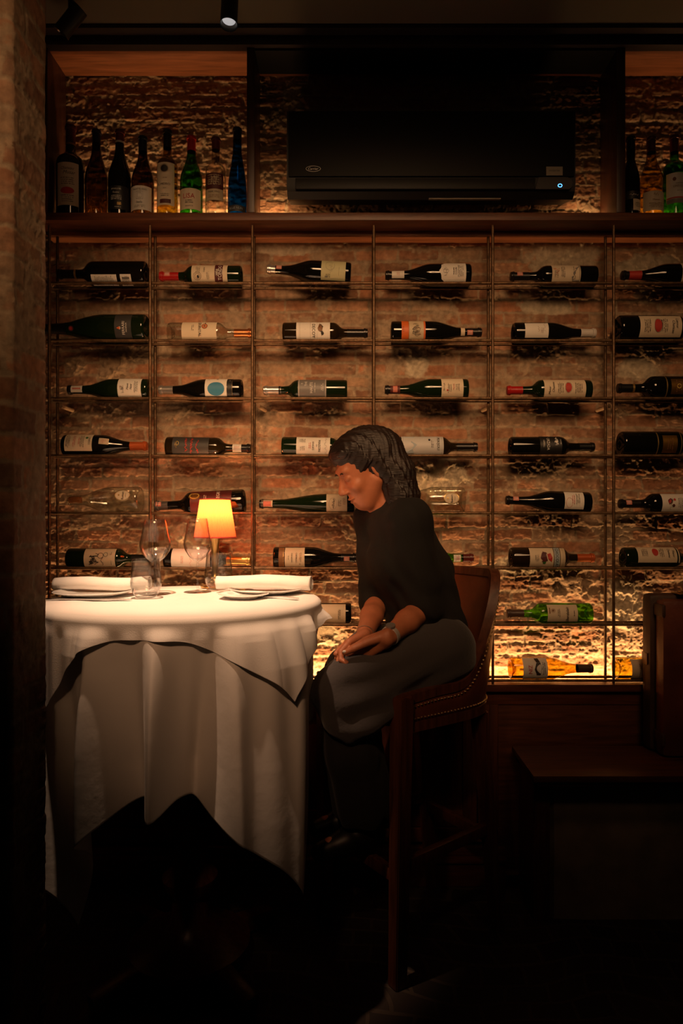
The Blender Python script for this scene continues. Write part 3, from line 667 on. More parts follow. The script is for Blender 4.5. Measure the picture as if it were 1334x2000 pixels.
B(1, 553, 718, 'R', 'bordeaux', .0370, 'brown', 'black', 40, [(580, 645, 'white', [('t', 'DECOY', .004, .002, .0115, 'k', .056), ('poly', [(-.026, .022), (-.004, .016), (.004, .018), (.008, .024), (.005, .032), (-.004, .034), (-.014, .030)], 's'), ('poly', [(-.024, .026), (-.010, .022), (.0, .030), (-.010, .036)], 'k'), ('o', .014, .033, .006, .005, 'k'), ('poly', [(.006, .026), (.012, .028), (.012, .036), (.006, .034)], 'k'), ('poly', [(.017, .031), (.024, .029), (.017, .035)], 'k'), ('r', 0, -.010, .078, .0006, 'n'), ('r', 0, -.047, .078, .0006, 'n'), ('t', 'i', 0, -.028, .004, 'k', .01), ('r', 0, .014, .078, .0006, 'n')])],
  'brown bottle whose white label shows a duck beside black capitals', up=5)
B(1, 764, 940, 'R', 'burgundy', .0390, 'dark', 'black', 20, [(783, 829, 'orange', [('r', 0, .010, .086, .052, 'c'), ('line', wob(26, .014, .044, 0, .008, 12), .0012, 'k'), ('line', wob(20, .012, .034, .004, .014, 15), .0010, 's'), ('ring', .002, .010, .012, .013, .001, 'k'), ('t', 'X  X  X', 0, -.036, .0045, 's', .05), ('r', 0, -.0165, .086, .0008, 'k')]), (899, 907, 'cream', [], dict(half=.018, name='neck_band'))],
  'dark bottle with orange-bordered cream picture label, second row', up=2, stamp=917)
B(1, 1002, 1163, 'R', 'burgundy', .0370, 'dark', 'white', 30, [(1021, 1066, 'white', [('l', .004, .018, .020, 2, .005, 's'), ('line', wob(10, .003, .020, -.002, .006, 4), .0008, 's'), ('line', wob(9, .006, .034, -.01, .026, 14), .0006, 'k')], dict(half=.030))],
  'small-shouldered bottle with plain white label and white foil, second row', up=6)
B(1, 1205, 1396, 'R', 'bordeaux', .0485, 'dark', 'black', 40, [(1240, 1320, 'cream', [('o', 0, -.010, .024, .013, 'r'), ('ring', 0, -.010, .026, .0145, .0008, 'k'), ('l', 0, .012, .052, 4, .006, 'k'), ('l', .0, -.048, .05, 4, .006, 'k'), ('ts', 'Chateau', .006, .044, .010, 'k', .05), ('ts', 'Latour', -.006, .057, .010, 'k', .05)], dict(half=.044))],
  'very large dark bottle with cream label and red oval, second row, at the right edge', up=2)
# ---- third row
B(2, 133, 292, 'L', 'burgundy', .0385, 'dgreen', 'black', 12, [(236, 281, 'white', [('l', -.006, .026, .018, 3, .005, 'k'), ('ts', 'Pinot', .0, .006, .008, 'k', .03), ('ts', 'Noir', .0, -.006, .008, 'k', .03), ('l', 0, -.024, .05, 3, .005, 'k'), ('line', wob(14, .006, .022, -.012, .024, 22), .0008, 'k')]), (141, 163, 'white', [('r', 0, 0, .006, .030, 'p')], dict(half=.014, name='neck_label'))],
  'dark green bottle with white script label under the exposed stones, third row', up=8)
B(2, 311, 473, 'L', 'burgundy', .0380, 'dark', 'silver', 28, [(404, 446, 'white', [('o', -.012, -.001, .026, .030, 'b'), ('l', .028, .026, .010, 2, .004, 'k'), ('o', .033, -.004, .004, .003, 'n')], dict(half=.040)), (447, 457, 'black', [('t', 'II', .02, 0, .005, 'w', .02), ('r', 0, -.0085, .07, .0006, 'g')], dict(half=.040, name='side_label'))],
  'bottle with silver foil and big blue disc on its white label, third row', up=14)
B(2, 515, 678, 'L', 'bordeaux', .0370, 'dgreen', 'silver', 34, [(583, 638, 'grey', [('t', 'THE', .014, .022, .008, 'w', .028), ('t', 'II', .014, .036, .007, 'w', .02), ('t', 'HAUTE', .0, .003, .0095, 'w', .055), ('l', 0, -.010, .04, 1, .005, 'w'), ('l', 0, -.036, .03, 2, .005, 'w'), ('r', 0, .047, .084, .0012, 'w'), ('r', 0, -.047, .084, .0012, 'w')])],
  'bottle with grey label lettered in white and silver foil, third row', up=6, ring_='black')
B(2, 752, 913, 'L', 'burgundy', .0385, 'dgreen', 'black', 14, [(860, 902, 'cream', [('t', 'VILLA LA', 0, .030, .0055, 'k', .05), ('l', -.004, .010, .034, 3, .005, 'k'), ('o', -.012, .018, .003, .003, 'r'), ('t', 'VILLAGE', .0, -.004, .0045, 'r', .036), ('l', 0, -.018, .03, 3, .005, 'k')]), (762, 781, 'm', [('r', 0, 0, .026, .016, 'p')], dict(half=.020, name='neck_stamp_band'))],
  'dark bottle with cream label and pink neck stamp under the white plaster patch', up=5)
B(2, 990, 1152, 'L', 'bordeaux', .0370, 'dgreen', 'red', 30, [(1058, 1138, 'cream', [('o', .002, -.012, .018, .011, 'r'), ('ring', .002, -.012, .020, .0125, .0007, 'k'), ('l', 0, .016, .046, 4, .0055, 'k'), ('l', 0, -.048, .044, 5, .0055, 'k'), ('ts', 'Chateau', .004, .042, .0085, 'k', .044), ('ts', 'Musar', -.008, .055, .0085, 'k', .04)])],
  'green bottle with red foil and cream label with red oval, third row', up=4)
B(2, 1206, 1372, 'L', 'bordeaux', .0430, 'dark', 'black', 32, [(1301, 1330, 'gold', [('ring', 0, 0, .008, .008, .002, 'y'), ('l', 0, 0, .05, 3, .008, 's')], dict(half=.030)), (1292, 1294, 'g', [], dict(half=.05, name='gold_line')), (1338, 1340, 'g', [], dict(half=.05, name='gold_line'))],
  'black bottle with shiny gold label, third row, at the right edge', up=0, ring_='gold')
# ---- fourth row
B(3, 126, 287, 'R', 'burgundy', .0400, 'dark', 'orange', 32, [(134, 187, 'cream', [('l', .0, -.036, .05, 3, .005, 'k'), ('l', 0, -.014, .05, 2, .005, 'r'), ('t', 'VINO DEL', .0, .003, .005, 'r', .045), ('l', 0, .014, .05, 3, .005, 'k'), ('o', -.012, .030, .005, .005, 'v'), ('t', 'UNICO', .0, .040, .007, 'k', .05)], dict(half=.038)), (200, 218, 'cream', [('fr', 0, 0, .018, .026, 's'), ('l', 0, 0, .012, 4, .005, 'r')], dict(half=.012, name='shoulder_label'))],
  'bottle with cream label and small square shoulder label, fourth row, far left', up=22)
B(3, 326, 490, 'R', 'bordeaux', .0370, 'brown', 'black', 20, [(341, 411, 'dgrey', [('line', wob(30, .005, .050, -.002, -.016, 31), .0018, 'r'), ('line', wob(36, .006, .060, .0, .004, 33), .0018, 'r'), ('line', wob(24, .005, .050, .004, .024, 35), .0018, 'r'), ('ring', -.006, -.046, .008, .005, .001, 'y'), ('l', -.002, -.052, .026, 2, .004, 'g')]), (455, 472, 'white', [('l', 0, 0, .012, 4, .005, 'p')], dict(half=.018, name='neck_label'))],
  'bottle whose dark label carries bright red scrawled script, fourth row', up=8, tilt=-1)
B(3, 551, 713, 'R', 'bordeaux', .0370, 'dgreen', 'black', 42, [(580, 645, 'white', [('t', 'MAISON', .0, .018+.004, .0085, 'k', .045), ('t', 'DES', 0, .012, .004, 'k', .02), ('t', 'ANGES', 0, .000, .0075, 'k', .036), ('line', wob(20, .005, .064, 0, .044, 41), .0009, 'n'), ('l', 0, -.012, .022, 2, .005, 'r'), ('l', -.020, -.038, .016, 5, .0045, 'k'), ('l', .010, -.038, .018, 4, .0045, 'k')])],
  'green-tinted bottle with white label of dark capitals, fourth row, behind the head', up=5, tilt=-1)
B(3, 762, 932, 'R', 'bordeaux', .0370, 'brown', 'black', 40, [(783, 864, 'lgrey', [('poly', [(-.034, -.066), (-.030, -.030), (-.010, -.040), (.004, -.020), (.020, -.036), (.034, -.030), (.034, -.066)], 'u'), ('o', -.016, .024, .005, .004, 'k'), ('l', 0, .034, .03, 2, .005, 'k'), ('t', 'POUJOU', -.002, .054, .0095, 'k', .055), ('fr', 0, 0, .078, .138, 'n')])],
  'bottle with long pale grey landscape label above the bulging plaster', up=12)
B(3, 996, 1160, 'R', 'bordeaux', .0370, 'dark', 'black', 30, [(1050, 1092, 'black', [('t', 'ODFJELL', 0, -.026, .0055, 'w', .05), ('t', 'ORZADA', .0, -.010, .010, 'w', .048), ('line', wob(40, .008, .030, -.010, .018, 51), .0012, 'w'), ('o', -.008, .020, .005, .005, 'w'), ('l', -.004, .034, .03, 1, .004, 'w')])],
  'black bottle with white lettering and emblem printed on the glass, fourth row', up=14)
B(3, 1211, 1395, 'R', 'bordeaux', .0455, 'dark', 'black', 40, [(1284, 1312, 'gold', [('l', 0, 0, .05, 3, .008, 's')], dict(half=.034)), (1274, 1276, 'g', [], dict(half=.05, name='gold_line')), (1319, 1321, 'g', [], dict(half=.05, name='gold_line'))],
  'fat black bottle with gold label and rounded base, fourth row, at the right edge', up=-6)
# ---- fifth row
def ruinart(x0, x1, desc, tilt=0, up=0):
    return B(4, x0, x1, 'L', 'champagne', .0480, 'clear', None, 0, [(x1-43, x1-13, 'cream', [('ring', 0, 0, .0215, .0270, .0018, 'g'), ('t', 'Ruinart', -.001, -.001, .0085, 'k', .030), ('l', 0, -.012, .02, 1, .004, 'k'), ('o', 0, .013, .003, .003, 'g')], dict(half=.0225, shape='oval'))], desc, up=up, tilt=tilt)
t = ruinart(133, 275, 'clear empty champagne bottle with amber cork and cream oval label, far left of fifth row', up=20)
MB().lathe([(0, .215), (.0105, .215), (.0125, .222), (.0125, .256), (.011, .258), (0, .258)], 20).build('stopper', mat('amber_stopper', (.30, .10, .025), .35), t, world=False)
ruinart(764, 906, 'clear empty champagne bottle with cream oval label, right of the seated person', up=6)
B(4, 303, 478, 'L', 'bordeaux', .0440, 'dark', 'grey', 26, [(372, 397, 'gold', [('ring', 0, 0, .012, .017, .002, 'y'), ('l', 0, 0, .02, 3, .007, 's')], dict(half=.014, shape='oval', name='gold_emblem', phi=.55)), (376, 456, 'maroon', [('t', 'NEGRI', .020, -.026, .012, 'w', .04), ('l', .012, .02, .03, 2, .006, 'w')])],
  'large dark bottle with gold emblem and maroon label directly behind the lamp', up=6, tilt=-3, stamp=311)
B(4, 507, 692, 'L', 'hock', .0365, 'dgreen', 'black', 12, [(638, 678, 'cream', [('ring', -.004, .014, .022, .014, .0008, 'n'), ('line', wob(30, .005, .036, -.004, .012, 61), .0013, 'k'), ('l', -.002, -.010, .03, 3, .0045, 'k'), ('l', .004, -.026, .03, 2, .0045, 's')]), (512, 533, 'cream', [('r', 0, 0, .020, .028, 'p')], dict(half=.014, name='neck_label'))],
  'slender green bottle with cream picture label, fifth row, left of the person', up=6)
B(4, 988, 1151, 'L', 'burgundy', .0390, 'dark', 'black', 12, [(1097, 1134, 'white', [('ring', -.012, .018, .018, .012, .0008, 'r'), ('l', 0, .004, .04, 2, .006, 'r'), ('l', .004, -.012, .046, 3, .005, 'k')], dict(half=.036))],
  'sloping-shouldered bottle with slanting white label, fifth row, right of the person', up=14, tilt=2, stamp=1006)
B(4, 1209, 1372, 'L', 'bordeaux', .0370, 'dark', 'black', 40, [(1285, 1350, 'white', [('poly', [(.010, .040), (.018, .030), (.010, .022), (-.002, .026), (-.006, .036)], 'm'), ('o', .006, .034, .008, .006, 'r'), ('o', -.010, .020, .006, .005, 'm'), ('o', .012, .016, .005, .004, 'r'), ('line', wob(12, .006, .040, -.004, .026, 71), .001, 'v'), ('l', 0, -.004, .04, 3, .006, 'k')])],
  'bottle with red flowers on a white label, fifth row, at the right edge', up=4, stamp=1226)
# ---- sixth row
B(5, 134, 298, 'R', 'bordeaux', .0370, 'dgreen', 'black', 40, [(171, 231, 'cream', [('line', wob(26, .010, .030, .004, -.028, 81), .0030, 'k'), ('line', wob(22, .012, .034, .002, -.014, 82), .0022, 'k'), ('line', [(.010*math.cos(a)-.010, .010*math.sin(a)+.004) for a in np.linspace(0, 6.3, 20)], .0016, 'k'), ('line', [(.008*math.cos(a)-.014, .007*math.sin(a)+.022) for a in np.linspace(0, 6.3, 20)], .0014, 'k'), ('poly', [(.010, -.036), (.022, -.030), (.018, -.020), (.008, -.026)], 'k'), ('line', wob(12, .006, .03, .012, .010, 83), .0016, 'k'), ('l', -.018, .040, .012, 2, .004, 'k'), ('l', .016, .042, .02, 1, .004, 'k')])],
  'dark green bottle with black ink cartoon on cream label, above the left napkin', up=4)
B(5, 323, 489, 'R', 'bordeaux', .0370, 'dark', 'gold', 46, [(339, 414, 'white', [('t', 'Sequoia', .0, .026, .006, 'p', .05), ('line', wob(12, .004, .05, .01, .0, 91), .0008, 'p'), ('l', .01, -.03, .03, 2, .005, 'p')])],
  'bottle with plain white label and gold foil, seen through the rear wine glass', up=14, tilt=-1.5)
B(5, 535, 696, 'R', 'burgundy', .0390, 'dark', 'black', 30, [(558, 596, 'cream', [('l', -.002, .020, .034, 2, .005, 's'), ('t', 'CAPARZO', .0, .006, .0055, 'k', .048), ('t', 'II', .024, .018, .006, 'k', .01), ('t', 'SORNEMAN', 0, -.010, .0045, 'k', .036), ('l', 0, -.022, .014, 1, .004, 'k')]), (546, 557, 's', [('r', 0, .007, .08, .0008, 'g')], dict(name='label_band'))],
  'dark bottle with cream label and brown edge band, sixth row, right of the napkin', up=4, stamp=677)
t = B(5, 760, 924, 'R', 'burgundy', .0380, 'bgreen', 'maroon', 20, [(885, 899, 'white', [('l', 0, 0, .02, 3, .005, 'r')], dict(half=.014, name='neck_label'))],
  'bright green glass bottle mostly hidden behind the seated person, only its neck showing', up=0)
B(5, 997, 1160, 'R', 'bordeaux', .0385, 'brown', 'orange', 34, [(1030, 1098, 'cream', [('line', wob(22, .010, .040, -.004, -.012, 101), .0030, 'm'), ('poly', [(-.020, -.020), (.0, -.026), (.014, -.014), (.010, .0), (-.006, -.004), (-.022, -.006)], 'm'), ('poly', [(-.014, -.002), (.004, .002), (.014, .014), (-.002, .016), (-.018, .010)], 'r'), ('o', .016, -.012, .006, .006, 'v'), ('l', 0, -.038, .026, 3, .005, 'k'), ('r', 0, .042, .088, .042, 'c'), ('r', 0, .033, .088, .018, 'u'), ('t', 'CHOCOLAT', .0, .033, .011, 'k', .074), ('r', 0, .044, .088, .0018, 'k'), ('r', 0, .022, .088, .0018, 'k')])],
  'bottle with colourful red picture label and blue lettered band, orange foil', up=3)
B(5, 1216, 1380, 'R', 'bordeaux', .0385, 'dgreen', 'black', 40, [(1238, 1319, 'cream', [('o', -.006, -.012, .016, .011, 'r'), ('l', -.004, .010, .036, 3, .006, 'k'), ('l', -.004, -.050, .034, 4, .0055, 'k'), ('ts', 'Chateau', -.002, .036, .008, 'k', .04), ('ts', 'Musar', .002, .052, .008, 'k', .036)], dict(half=.034))],
  'dark green bottle with cream script label, sixth row, above the suitcase', up=28)
# ---- seventh row
B(6, 522, 686, 'L', 'bordeaux', .0385, 'dark', 'black', 40, [(618, 675, 'cream', [('l', 0, -.03, .04, 2, .005, 'k'), ('line', [(-.020+.002*k, -.044+.016*(k % 2)) for k in range(20)], .0009, 's')])],
  'dark bottle with cream label poking out right behind the tablecloth', up=2)
B(6, 990, 1153, 'L', 'bordeaux', .0385, 'bgreen', 'brown', 32, [(1064, 1122, 'cream', [('ring', .008, .034, .007, .008, .001, 's'), ('o', .008, .034, .004, .005, 's'), ('poly', [(-.002, .044), (.018, .044), (.020, .048), (-.004, .048)], 's'), ('l', 0, .014, .03, 2, .005, 'k'), ('ts', 'Burdelais', -.004, -.016, .011, 'k', .052), ('l', 0, -.040, .03, 1, .005, 'k')], dict(half=.034))],
  'bright green bottle with cream script label on the row above the bottom one', up=12)
# ---- bottom row
B(7, 996, 1157, 'R', 'burgundy', .0400, 'yellow', 'brown', 30, [(1017, 1064, 'white', [('t', 'ZIN', .004, -.018, .014, 'r', .03), ('poly', [(-.020, .004), (.004, -.004), (.024, .004), (.024, .018), (.002, .024), (-.020, .018)], 'k'), ('l', 0, .030, .05, 2, .006, 'k'), ('ring', 0, .011, .010, .006, .0012, 'w'), ('poly', [(-.04, -.002), (-.022, .004), (-.022, .018), (-.04, .012)], 'k')])],
  'pale yellow wine bottle with white and black label, alone in the bottom row', up=12, tilt=0)
B(7, 1202, 1365, 'R', 'burgundy', .0400, 'olive', 'brown', 30, [(1226, 1270, 'cream', [('l', 0, 0, .05, 5, .006, 'k')])],
  'yellow bottle end poking out beside the suitcase, bottom row', up=0)

# ---- standing bottles on the upper shelf
SHZ = 2.3758
def S(px, top, hw, kind, gl, foil, flen, labs, desc, d=2.455, turn=0, group='bottles standing on the upper shelf, left', stamp=None, ring_=None, half=None):
    R = hw/F*d/2; Zt = EYE-(top-CY)/F*d; L = Zt-SHZ; out = []
    for ya, yb, paper, items, *ex in labs:
        za, zb = EYE-(yb-CY)/F*(d-R)-SHZ, EYE-(ya-CY)/F*(d-R)-SHZ
        dd = dict(z=(za+zb)/2, hz=(zb-za)/2, paper=paper, items=items)
        if ex: dd.update(ex[0])
        out.append(dd)
    t = make_bottle(desc, L, R, kind, gl, foil, flen, out, group, stamp, ring_)
    t.location = ((px-CX)/F*d, d, SHZ); t.rotation_euler = (0, 0, D2R(turn)); return t
S(138, 246, 53, 'bordeaux', 'brown', 'maroon', .075, [(316, 400, 'cream', [('ts', 'Chateau', 0, .055, .010, 'k', .05), ('ts', 'Musar', .008, .040, .012, 'k', .05), ('l', 0, .010, .05, 4, .007, 'k'), ('o', 0, -.024, .024, .012, 'r'), ('l', 0, -.052, .05, 4, .007, 'k')], dict(half=.040))],
  'tallest and fattest standing bottle, cream label with red oval, at shelf left end', turn=8, ring_='gold')
S(188.5, 255, 43, 'burgundy', 'amber', 'darkblue', .05, [], 'dark unlabelled standing bottle, second from left on the upper shelf')
S(234, 255, 44, 'burgundy', 'dark', 'maroon', .05, [(362, 408, 'black', [('t', 'AMARONE', 0, .030, .0055, 'w', .05), ('ts', 'Rocca', 0, .018, .007, 'w', .03), ('l', 0, .000, .045, 3, .006, 'w'), ('t', 'BB', .012, -.022, .010, 'g', .02), ('l', .006, -.034, .03, 1, .005, 'w')])],
  'dark standing bottle with black label of pale print, third from shelf left', ring_='white')
S(279, 268, 43, 'burgundy', 'amber', 'darkblue', .055, [(362, 409, 'white', [('t', 'MONTELANO', 0, .030, .0060, 'k', .05), ('fr', 0, .008, .024, .026, 'k'), ('fr', 0, .008, .015, .016, 'k'), ('ts', 'Isella', 0, -.016, .008, 'k', .03), ('l', 0, -.030, .05, 2, .005, 'n')])],
  'standing bottle with white label and small framed drawing, upper shelf')
S(327, 255, 40, 'bordeaux', 'olive', 'black', .065, [(316, 400, 'cream', [('o', -.002, .054, .013, .012, 'k'), ('ring', -.002, .054, .015, .014, .001, 's'), ('t', 'IL MORO', -.004, -.002, .0085, 'k', .052), ('t', '2014', 0, -.016, .004, 'k', .02), ('l', 0, .020, .02, 1, .005, 's'), ('l', 0, -.040, .04, 2, .006, 'k'), ('r', .002, -.062, .040, .014, 'm')], dict(half=.036))],
  'yellowish standing bottle with tall cream label and dark round emblem')
S(374, 267, 44, 'burgundy', 'green', 'red', .055, [(367, 408, 'cream', [('t', 'LISA', 0, .010, .017, 'r', .048), ('l', 0, -.010, .03, 2, .007, 'k'), ('l', 0, -.026, .03, 1, .005, 'k')])],
  'green standing bottle with red foil and red capitals on cream label')
S(421.5, 270, 40, 'bordeaux', 'clear', 'maroon', .045, [(337, 391, 'm', [('r', 0, -.028, .07, .040, 'c'), ('l', 0, .025, .05, 5, .008, 'c'), ('line', wob(40, .018, .05, 0, .022, 111), .0012, 'c'), ('t', 'PANE VINO', 0, -.018, .006, 'k', .05), ('l', 0, -.034, .05, 2, .006, 's')], dict(half=.036))],
  'clear standing bottle with maroon and cream picture label, seventh on the shelf')
S(463.5, 251, 37, 'hock', 'blue', 'darkblue', .045, [(400, 412, 'dgrey', [('t', 'BLUE NUN', 0, .0, .008, 'u', .05)])],
  'slender cobalt blue bottle standing beside the left shelf divider')
S(1232, 268, 34, 'burgundy', 'dark', 'black', .05, [(388, 410, 'cream', [('l', 0, 0, .03, 3, .006, 'k')], dict(phi=.5, half=.02)), (372, 388, 'black', [('line', wob(14, .004, .03, 0, 0, 121), .0012, 'w')])],
  'dark narrow standing bottle right beside the right shelf divider', group='bottles standing on the upper shelf, right', stamp=None)
S(1272, 269, 44, 'burgundy', 'yellow', 'maroon', .055, [(372, 410, 'gold' if False else 'cream', [('line', wob(16, .007, .014, 0, .022, 131), .001, 's'), ('t', 'Macon', 0, .003, .007, 's', .04), ('l', 0, -.016, .05, 4, .005, 's')])],
  'yellow-green standing bottle with cream script label, middle of the right three', group='bottles standing on the upper shelf, right')
S(1317, 266, 44, 'bordeaux', 'green', 'maroon', .06, [(336, 392, 'white', [('o', -.018, .028, .006, .007, 's'), ('o', .018, .028, .006, .007, 's'), ('t', 'CHATEAU', 0, .012, .0045, 'k', .04), ('t', 'GREUZAC', 0, .002, .0075, 's', .046), ('l', 0, -.014, .02, 1, .005, 'k'), ('r', 0, -.038, .09, .0045, 'r'), ('r', 0, -.050, .09, .016, 'n')])],
  'green standing bottle with white label and red stripe, rightmost on the shelf', group='bottles standing on the upper shelf, right')
# ---------------------------------------------------------------- dining table under two cloths
TX, TY, TR, TZ = -.483, 2.0, .395, 1.062
tb = thing('pedestal_table', 'round pedestal table hidden under two white tablecloths at left', 'table', (TX, TY, 0))
MB().lathe([(0, TZ-.03), (TR-.01, TZ-.03), (TR, TZ-.024), (TR, TZ-.006), (TR-.006, TZ), (0, TZ)], 64, (TX, TY, 0)).build('tabletop', W_CABX, tb)
PED = [(0, .05), (.17, .05), (.175, .07), (.10, .10), (.055, .15), (.048, .20), (.075, .235), (.08, .26), (.05, .29), (.042, .33), (.07, .38), (.088, .44), (.09, .50), (.07, .56), (.045, .60), (.04, .66), (.05, .72), (.04, .78), (.04, 1.0), (.10, 1.03), (0, 1.03)]
MB().lathe(PED, 40, (TX+.02, TY, 0)).build('pedestal', W_CHAIR, tb)
for k in range(4):
    a = PI/4+k*PI/2; MB().beam((TX+.02+.08*math.cos(a), TY+.08*math.sin(a), .06), (TX+.02+.30*math.cos(a), TY+.30*math.sin(a), .025), .05, .05, .012).build('foot', W_CHAIR, tb)

def fold_f(a):
    """fold pattern of the hanging cloth, ridges every 27.7 degrees; a in radians"""
    d = (math.degrees(a)+180) % 360-98; d += 5*math.sin(math.radians(d*2.3+40))
    u = d/27.7; u += .09*math.sin(2*PI*u+.6); u %= 1.0; c = math.cos(2*PI*u)
    c = 1-2*abs(math.sin(PI*u))**1.6
    k = .75+.35*math.sin(math.radians(d*1.7+15)); w_ = math.exp(-((d-44)/24)**4)
    return c*k*(1-w_)+.80*w_
def under_r(a, h):
    dg = (math.degrees(a)+180) % 360-180
    r = TR+.004+.084*(1-math.exp(-h/.18))*(fold_f(a)+.5*math.exp(-h/.15))*(.85+.5*min(1, h/.7))+.010*min(1, h/.5)
    r += .010*math.sin(a*3+h*4)*min(1, h/.3)+.004*math.sin(a*29+h*3)*min(1, h/.2)
    r -= .040*math.exp(-((dg-16)/26)**2)*min(1, h/.10)           # pushed in beside the sitter
    r -= .022*math.exp(-((dg+130)/26)**2)*min(1, h/.10)
    for g_, w_, q_ in ((-68, 4.2, .050), (-96, 5.0, .045), (-124, 5.0, .035)): r -= q_*math.exp(-((dg-g_+4*h)/(w_*(1+h)))**2)*min(1, h/.35)
    if math.cos(a) > .25:
        lim = (.374+.004*math.sin(a*9))/math.cos(a); k = .02; t = max(0, min(1, .5+.5*(r-lim)/k)); rm = r*(1-t)+lim*t-k*t*(1-t)
        r = r+(rm-r)*min(1, h/.16)
    return r
def upper_r(a, h):
    dg = (math.degrees(a)+180) % 360-180
    r = max(under_r(a, h), under_r(a, .6*h), TR+.004)+.0040
    r += .013*max(0, math.sin(a*13+1.0))*min(1, h/.05)+.003*math.sin(a*31+2)*min(1, h/.04)
    r += .030*math.exp(-((dg+4)/9)**2)*min(1, h/.05)
    r += .018*math.exp(-((dg+41)/9)**2)*min(1, h/.12)+.014*math.exp(-((dg+112)/8)**2)*min(1, h/.08)
    return r
def drape(name, label, half, turn, ztop, rfun, mat_, sag, nth=1080, m=90):
    v = []; f = []; er = .014
    rows = 16+6+m
    for i in range(nth):
        a = 2*PI*i/nth; q = a-math.radians(turn)
        hr_, hn_, hl_, hf_ = half; cq, sq_ = math.cos(q), math.sin(q)
        e = min((hr_ if cq > 0 else hl_)/max(1e-6, abs(cq)), (hn_ if sq_ < 0 else hf_)/max(1e-6, abs(sq_)))
        e *= 1+.018*math.sin(a*5+1)+.01*math.sin(a*11)
        L = e-(TR-.004)-er*PI/2+.0
        for j in range(16): r = (TR-.006)*j/16; v.append((TX+r*math.cos(a), TY+r*math.sin(a), ztop+.0008*math.sin(r*31+3*a)*min(1, r*9)+.0006*math.sin(r*math.cos(a-.4)*60)))
        for j in range(6):
            b = PI/2*j/6; r = TR-.006+er*math.sin(b); v.append((TX+r*math.cos(a), TY+r*math.sin(a), ztop-er*(1-math.cos(b))))
        for j in range(m):
            h = max(.003, L)*j/(m-1); r = rfun(a, h); k = min(1, h/.035); k = k*k*(3-2*k)
            r = (TR-.006+er)*(1-k)+r*k
            z = ztop-er-h*(1-sag*min(1, h/.6))
            v.append((TX+r*math.cos(a), TY+r*math.sin(a), z))
    for i in range(nth):
        i2 = (i+1) % nth
        for j in range(rows-1): f.append((i*rows+j, i2*rows+j, i2*rows+j+1, i*rows+j+1))
    mb = MB(); mb.v = v; mb.f = f
    o = mb.build(name, mat_, None, angle=80)
    s = o.modifiers.new('thickness', 'SOLIDIFY'); s.thickness = .0009; s.offset = 1
    return tag(o, label, 'tablecloth')
drape('tablecloth', 'long white under-tablecloth hanging in deep folds nearly to the floor', (.74, .85, .84, .80), 8, TZ+.0035, under_r, LINEN2, .03)
drape('tablecloth', 'short white top tablecloth laid diagonally with its corner hanging in front', (.448, .448, .46, .45), 4, TZ+.0062, upper_r, LINEN, .02)
T0 = TZ+.0082      # table surface
def tp(px, py):    # point of the table surface seen at px, py
    d = (EYE-T0)*F/(py-CY); return (px-CX)/F*d, d

def plate(name, label, x, y, R, z=T0, h=.016, cat='plate'):
    o = MB().lathe([(0, .003), (R*.50, .003), (R*.52, 0), (R*.56, 0), (R*.60, .004), (R*.82, .008), (R*.985, h-.0015), (R, h), (R*.985, h+.001), (R*.80, .0115), (R*.64, .0085), (R*.56, .0065), (0, .0065)], 64).build(name, CHINA, None)
    o.location = (x, y, z); return tag(o, label, cat)
xl, yl = tp(184, 1164); xr, yr = tp(520, 1158.5); xs_, ys_ = tp(476, 1168)
plate('plate', 'large white dinner plate under the left rolled napkin', xl, yl, .118)
plate('plate', 'large white dinner plate under the right rolled napkin', xr, yr, .118)
plate('side_plate', 'small shallow white side plate at the front of the table', xs_, ys_, .074, h=.013)

def napkin(label, x, y, z, L, r, ang, seed, taper=0.0, sq=.82):
    r_ = np.random.default_rng(seed); nu, nl = 90, 44; v = []; f = []
    ph = r_.random(6)*6
    for i in range(nl+1):
        s = -.5+i/nl
        for j in range(nu+1):
            t = j/nu; a = t*2*PI*2.9+.9
            rr = (.25+.75*t**.9)*r*(1+taper*s)*(1+.035*math.sin(s*9+ph[0]+a)+.02*math.sin(s*23+2*a+ph[1]))
            ax = s*L*(1+.010*math.sin(a*1.3+ph[2]))+.003*t
            yy = rr*math.cos(a); zz = rr*math.sin(a)*sq
            zz = max(zz, -r*sq*.86)
            c, n = math.cos(ang), math.sin(ang)
            v.append((ax*c-yy*n, ax*n+yy*c, zz+r*sq*.88+.0025*math.sin(s*7+ph[3])))
    for i in range(nl):
        for j in range(nu): a = i*(nu+1)+j; f.append((a, a+1, a+nu+2, a+nu+1))
    mb = MB(); mb.v = v; mb.f = f
    # loose outer flap lying along the bottom
    o = mb.build('rolled_napkin', LINEN, None, angle=70); o.location = (x, y, z)
    s_ = o.modifiers.new('thickness', 'SOLIDIFY'); s_.thickness = .0014
    return tag(o, label, 'napkin')
xa, ya = tp(200, 1160)
napkin('white linen napkin rolled on the left plate', xa, ya-.005, T0+.0125, .290, .029, D2R(3), 3, .12)
xa, ya = tp(514, 1158)
napkin('white linen napkin rolled on the right plate, thicker at its right end', xa, ya-.003, T0+.0125, .300, .031, D2R(-5), 5, .16)

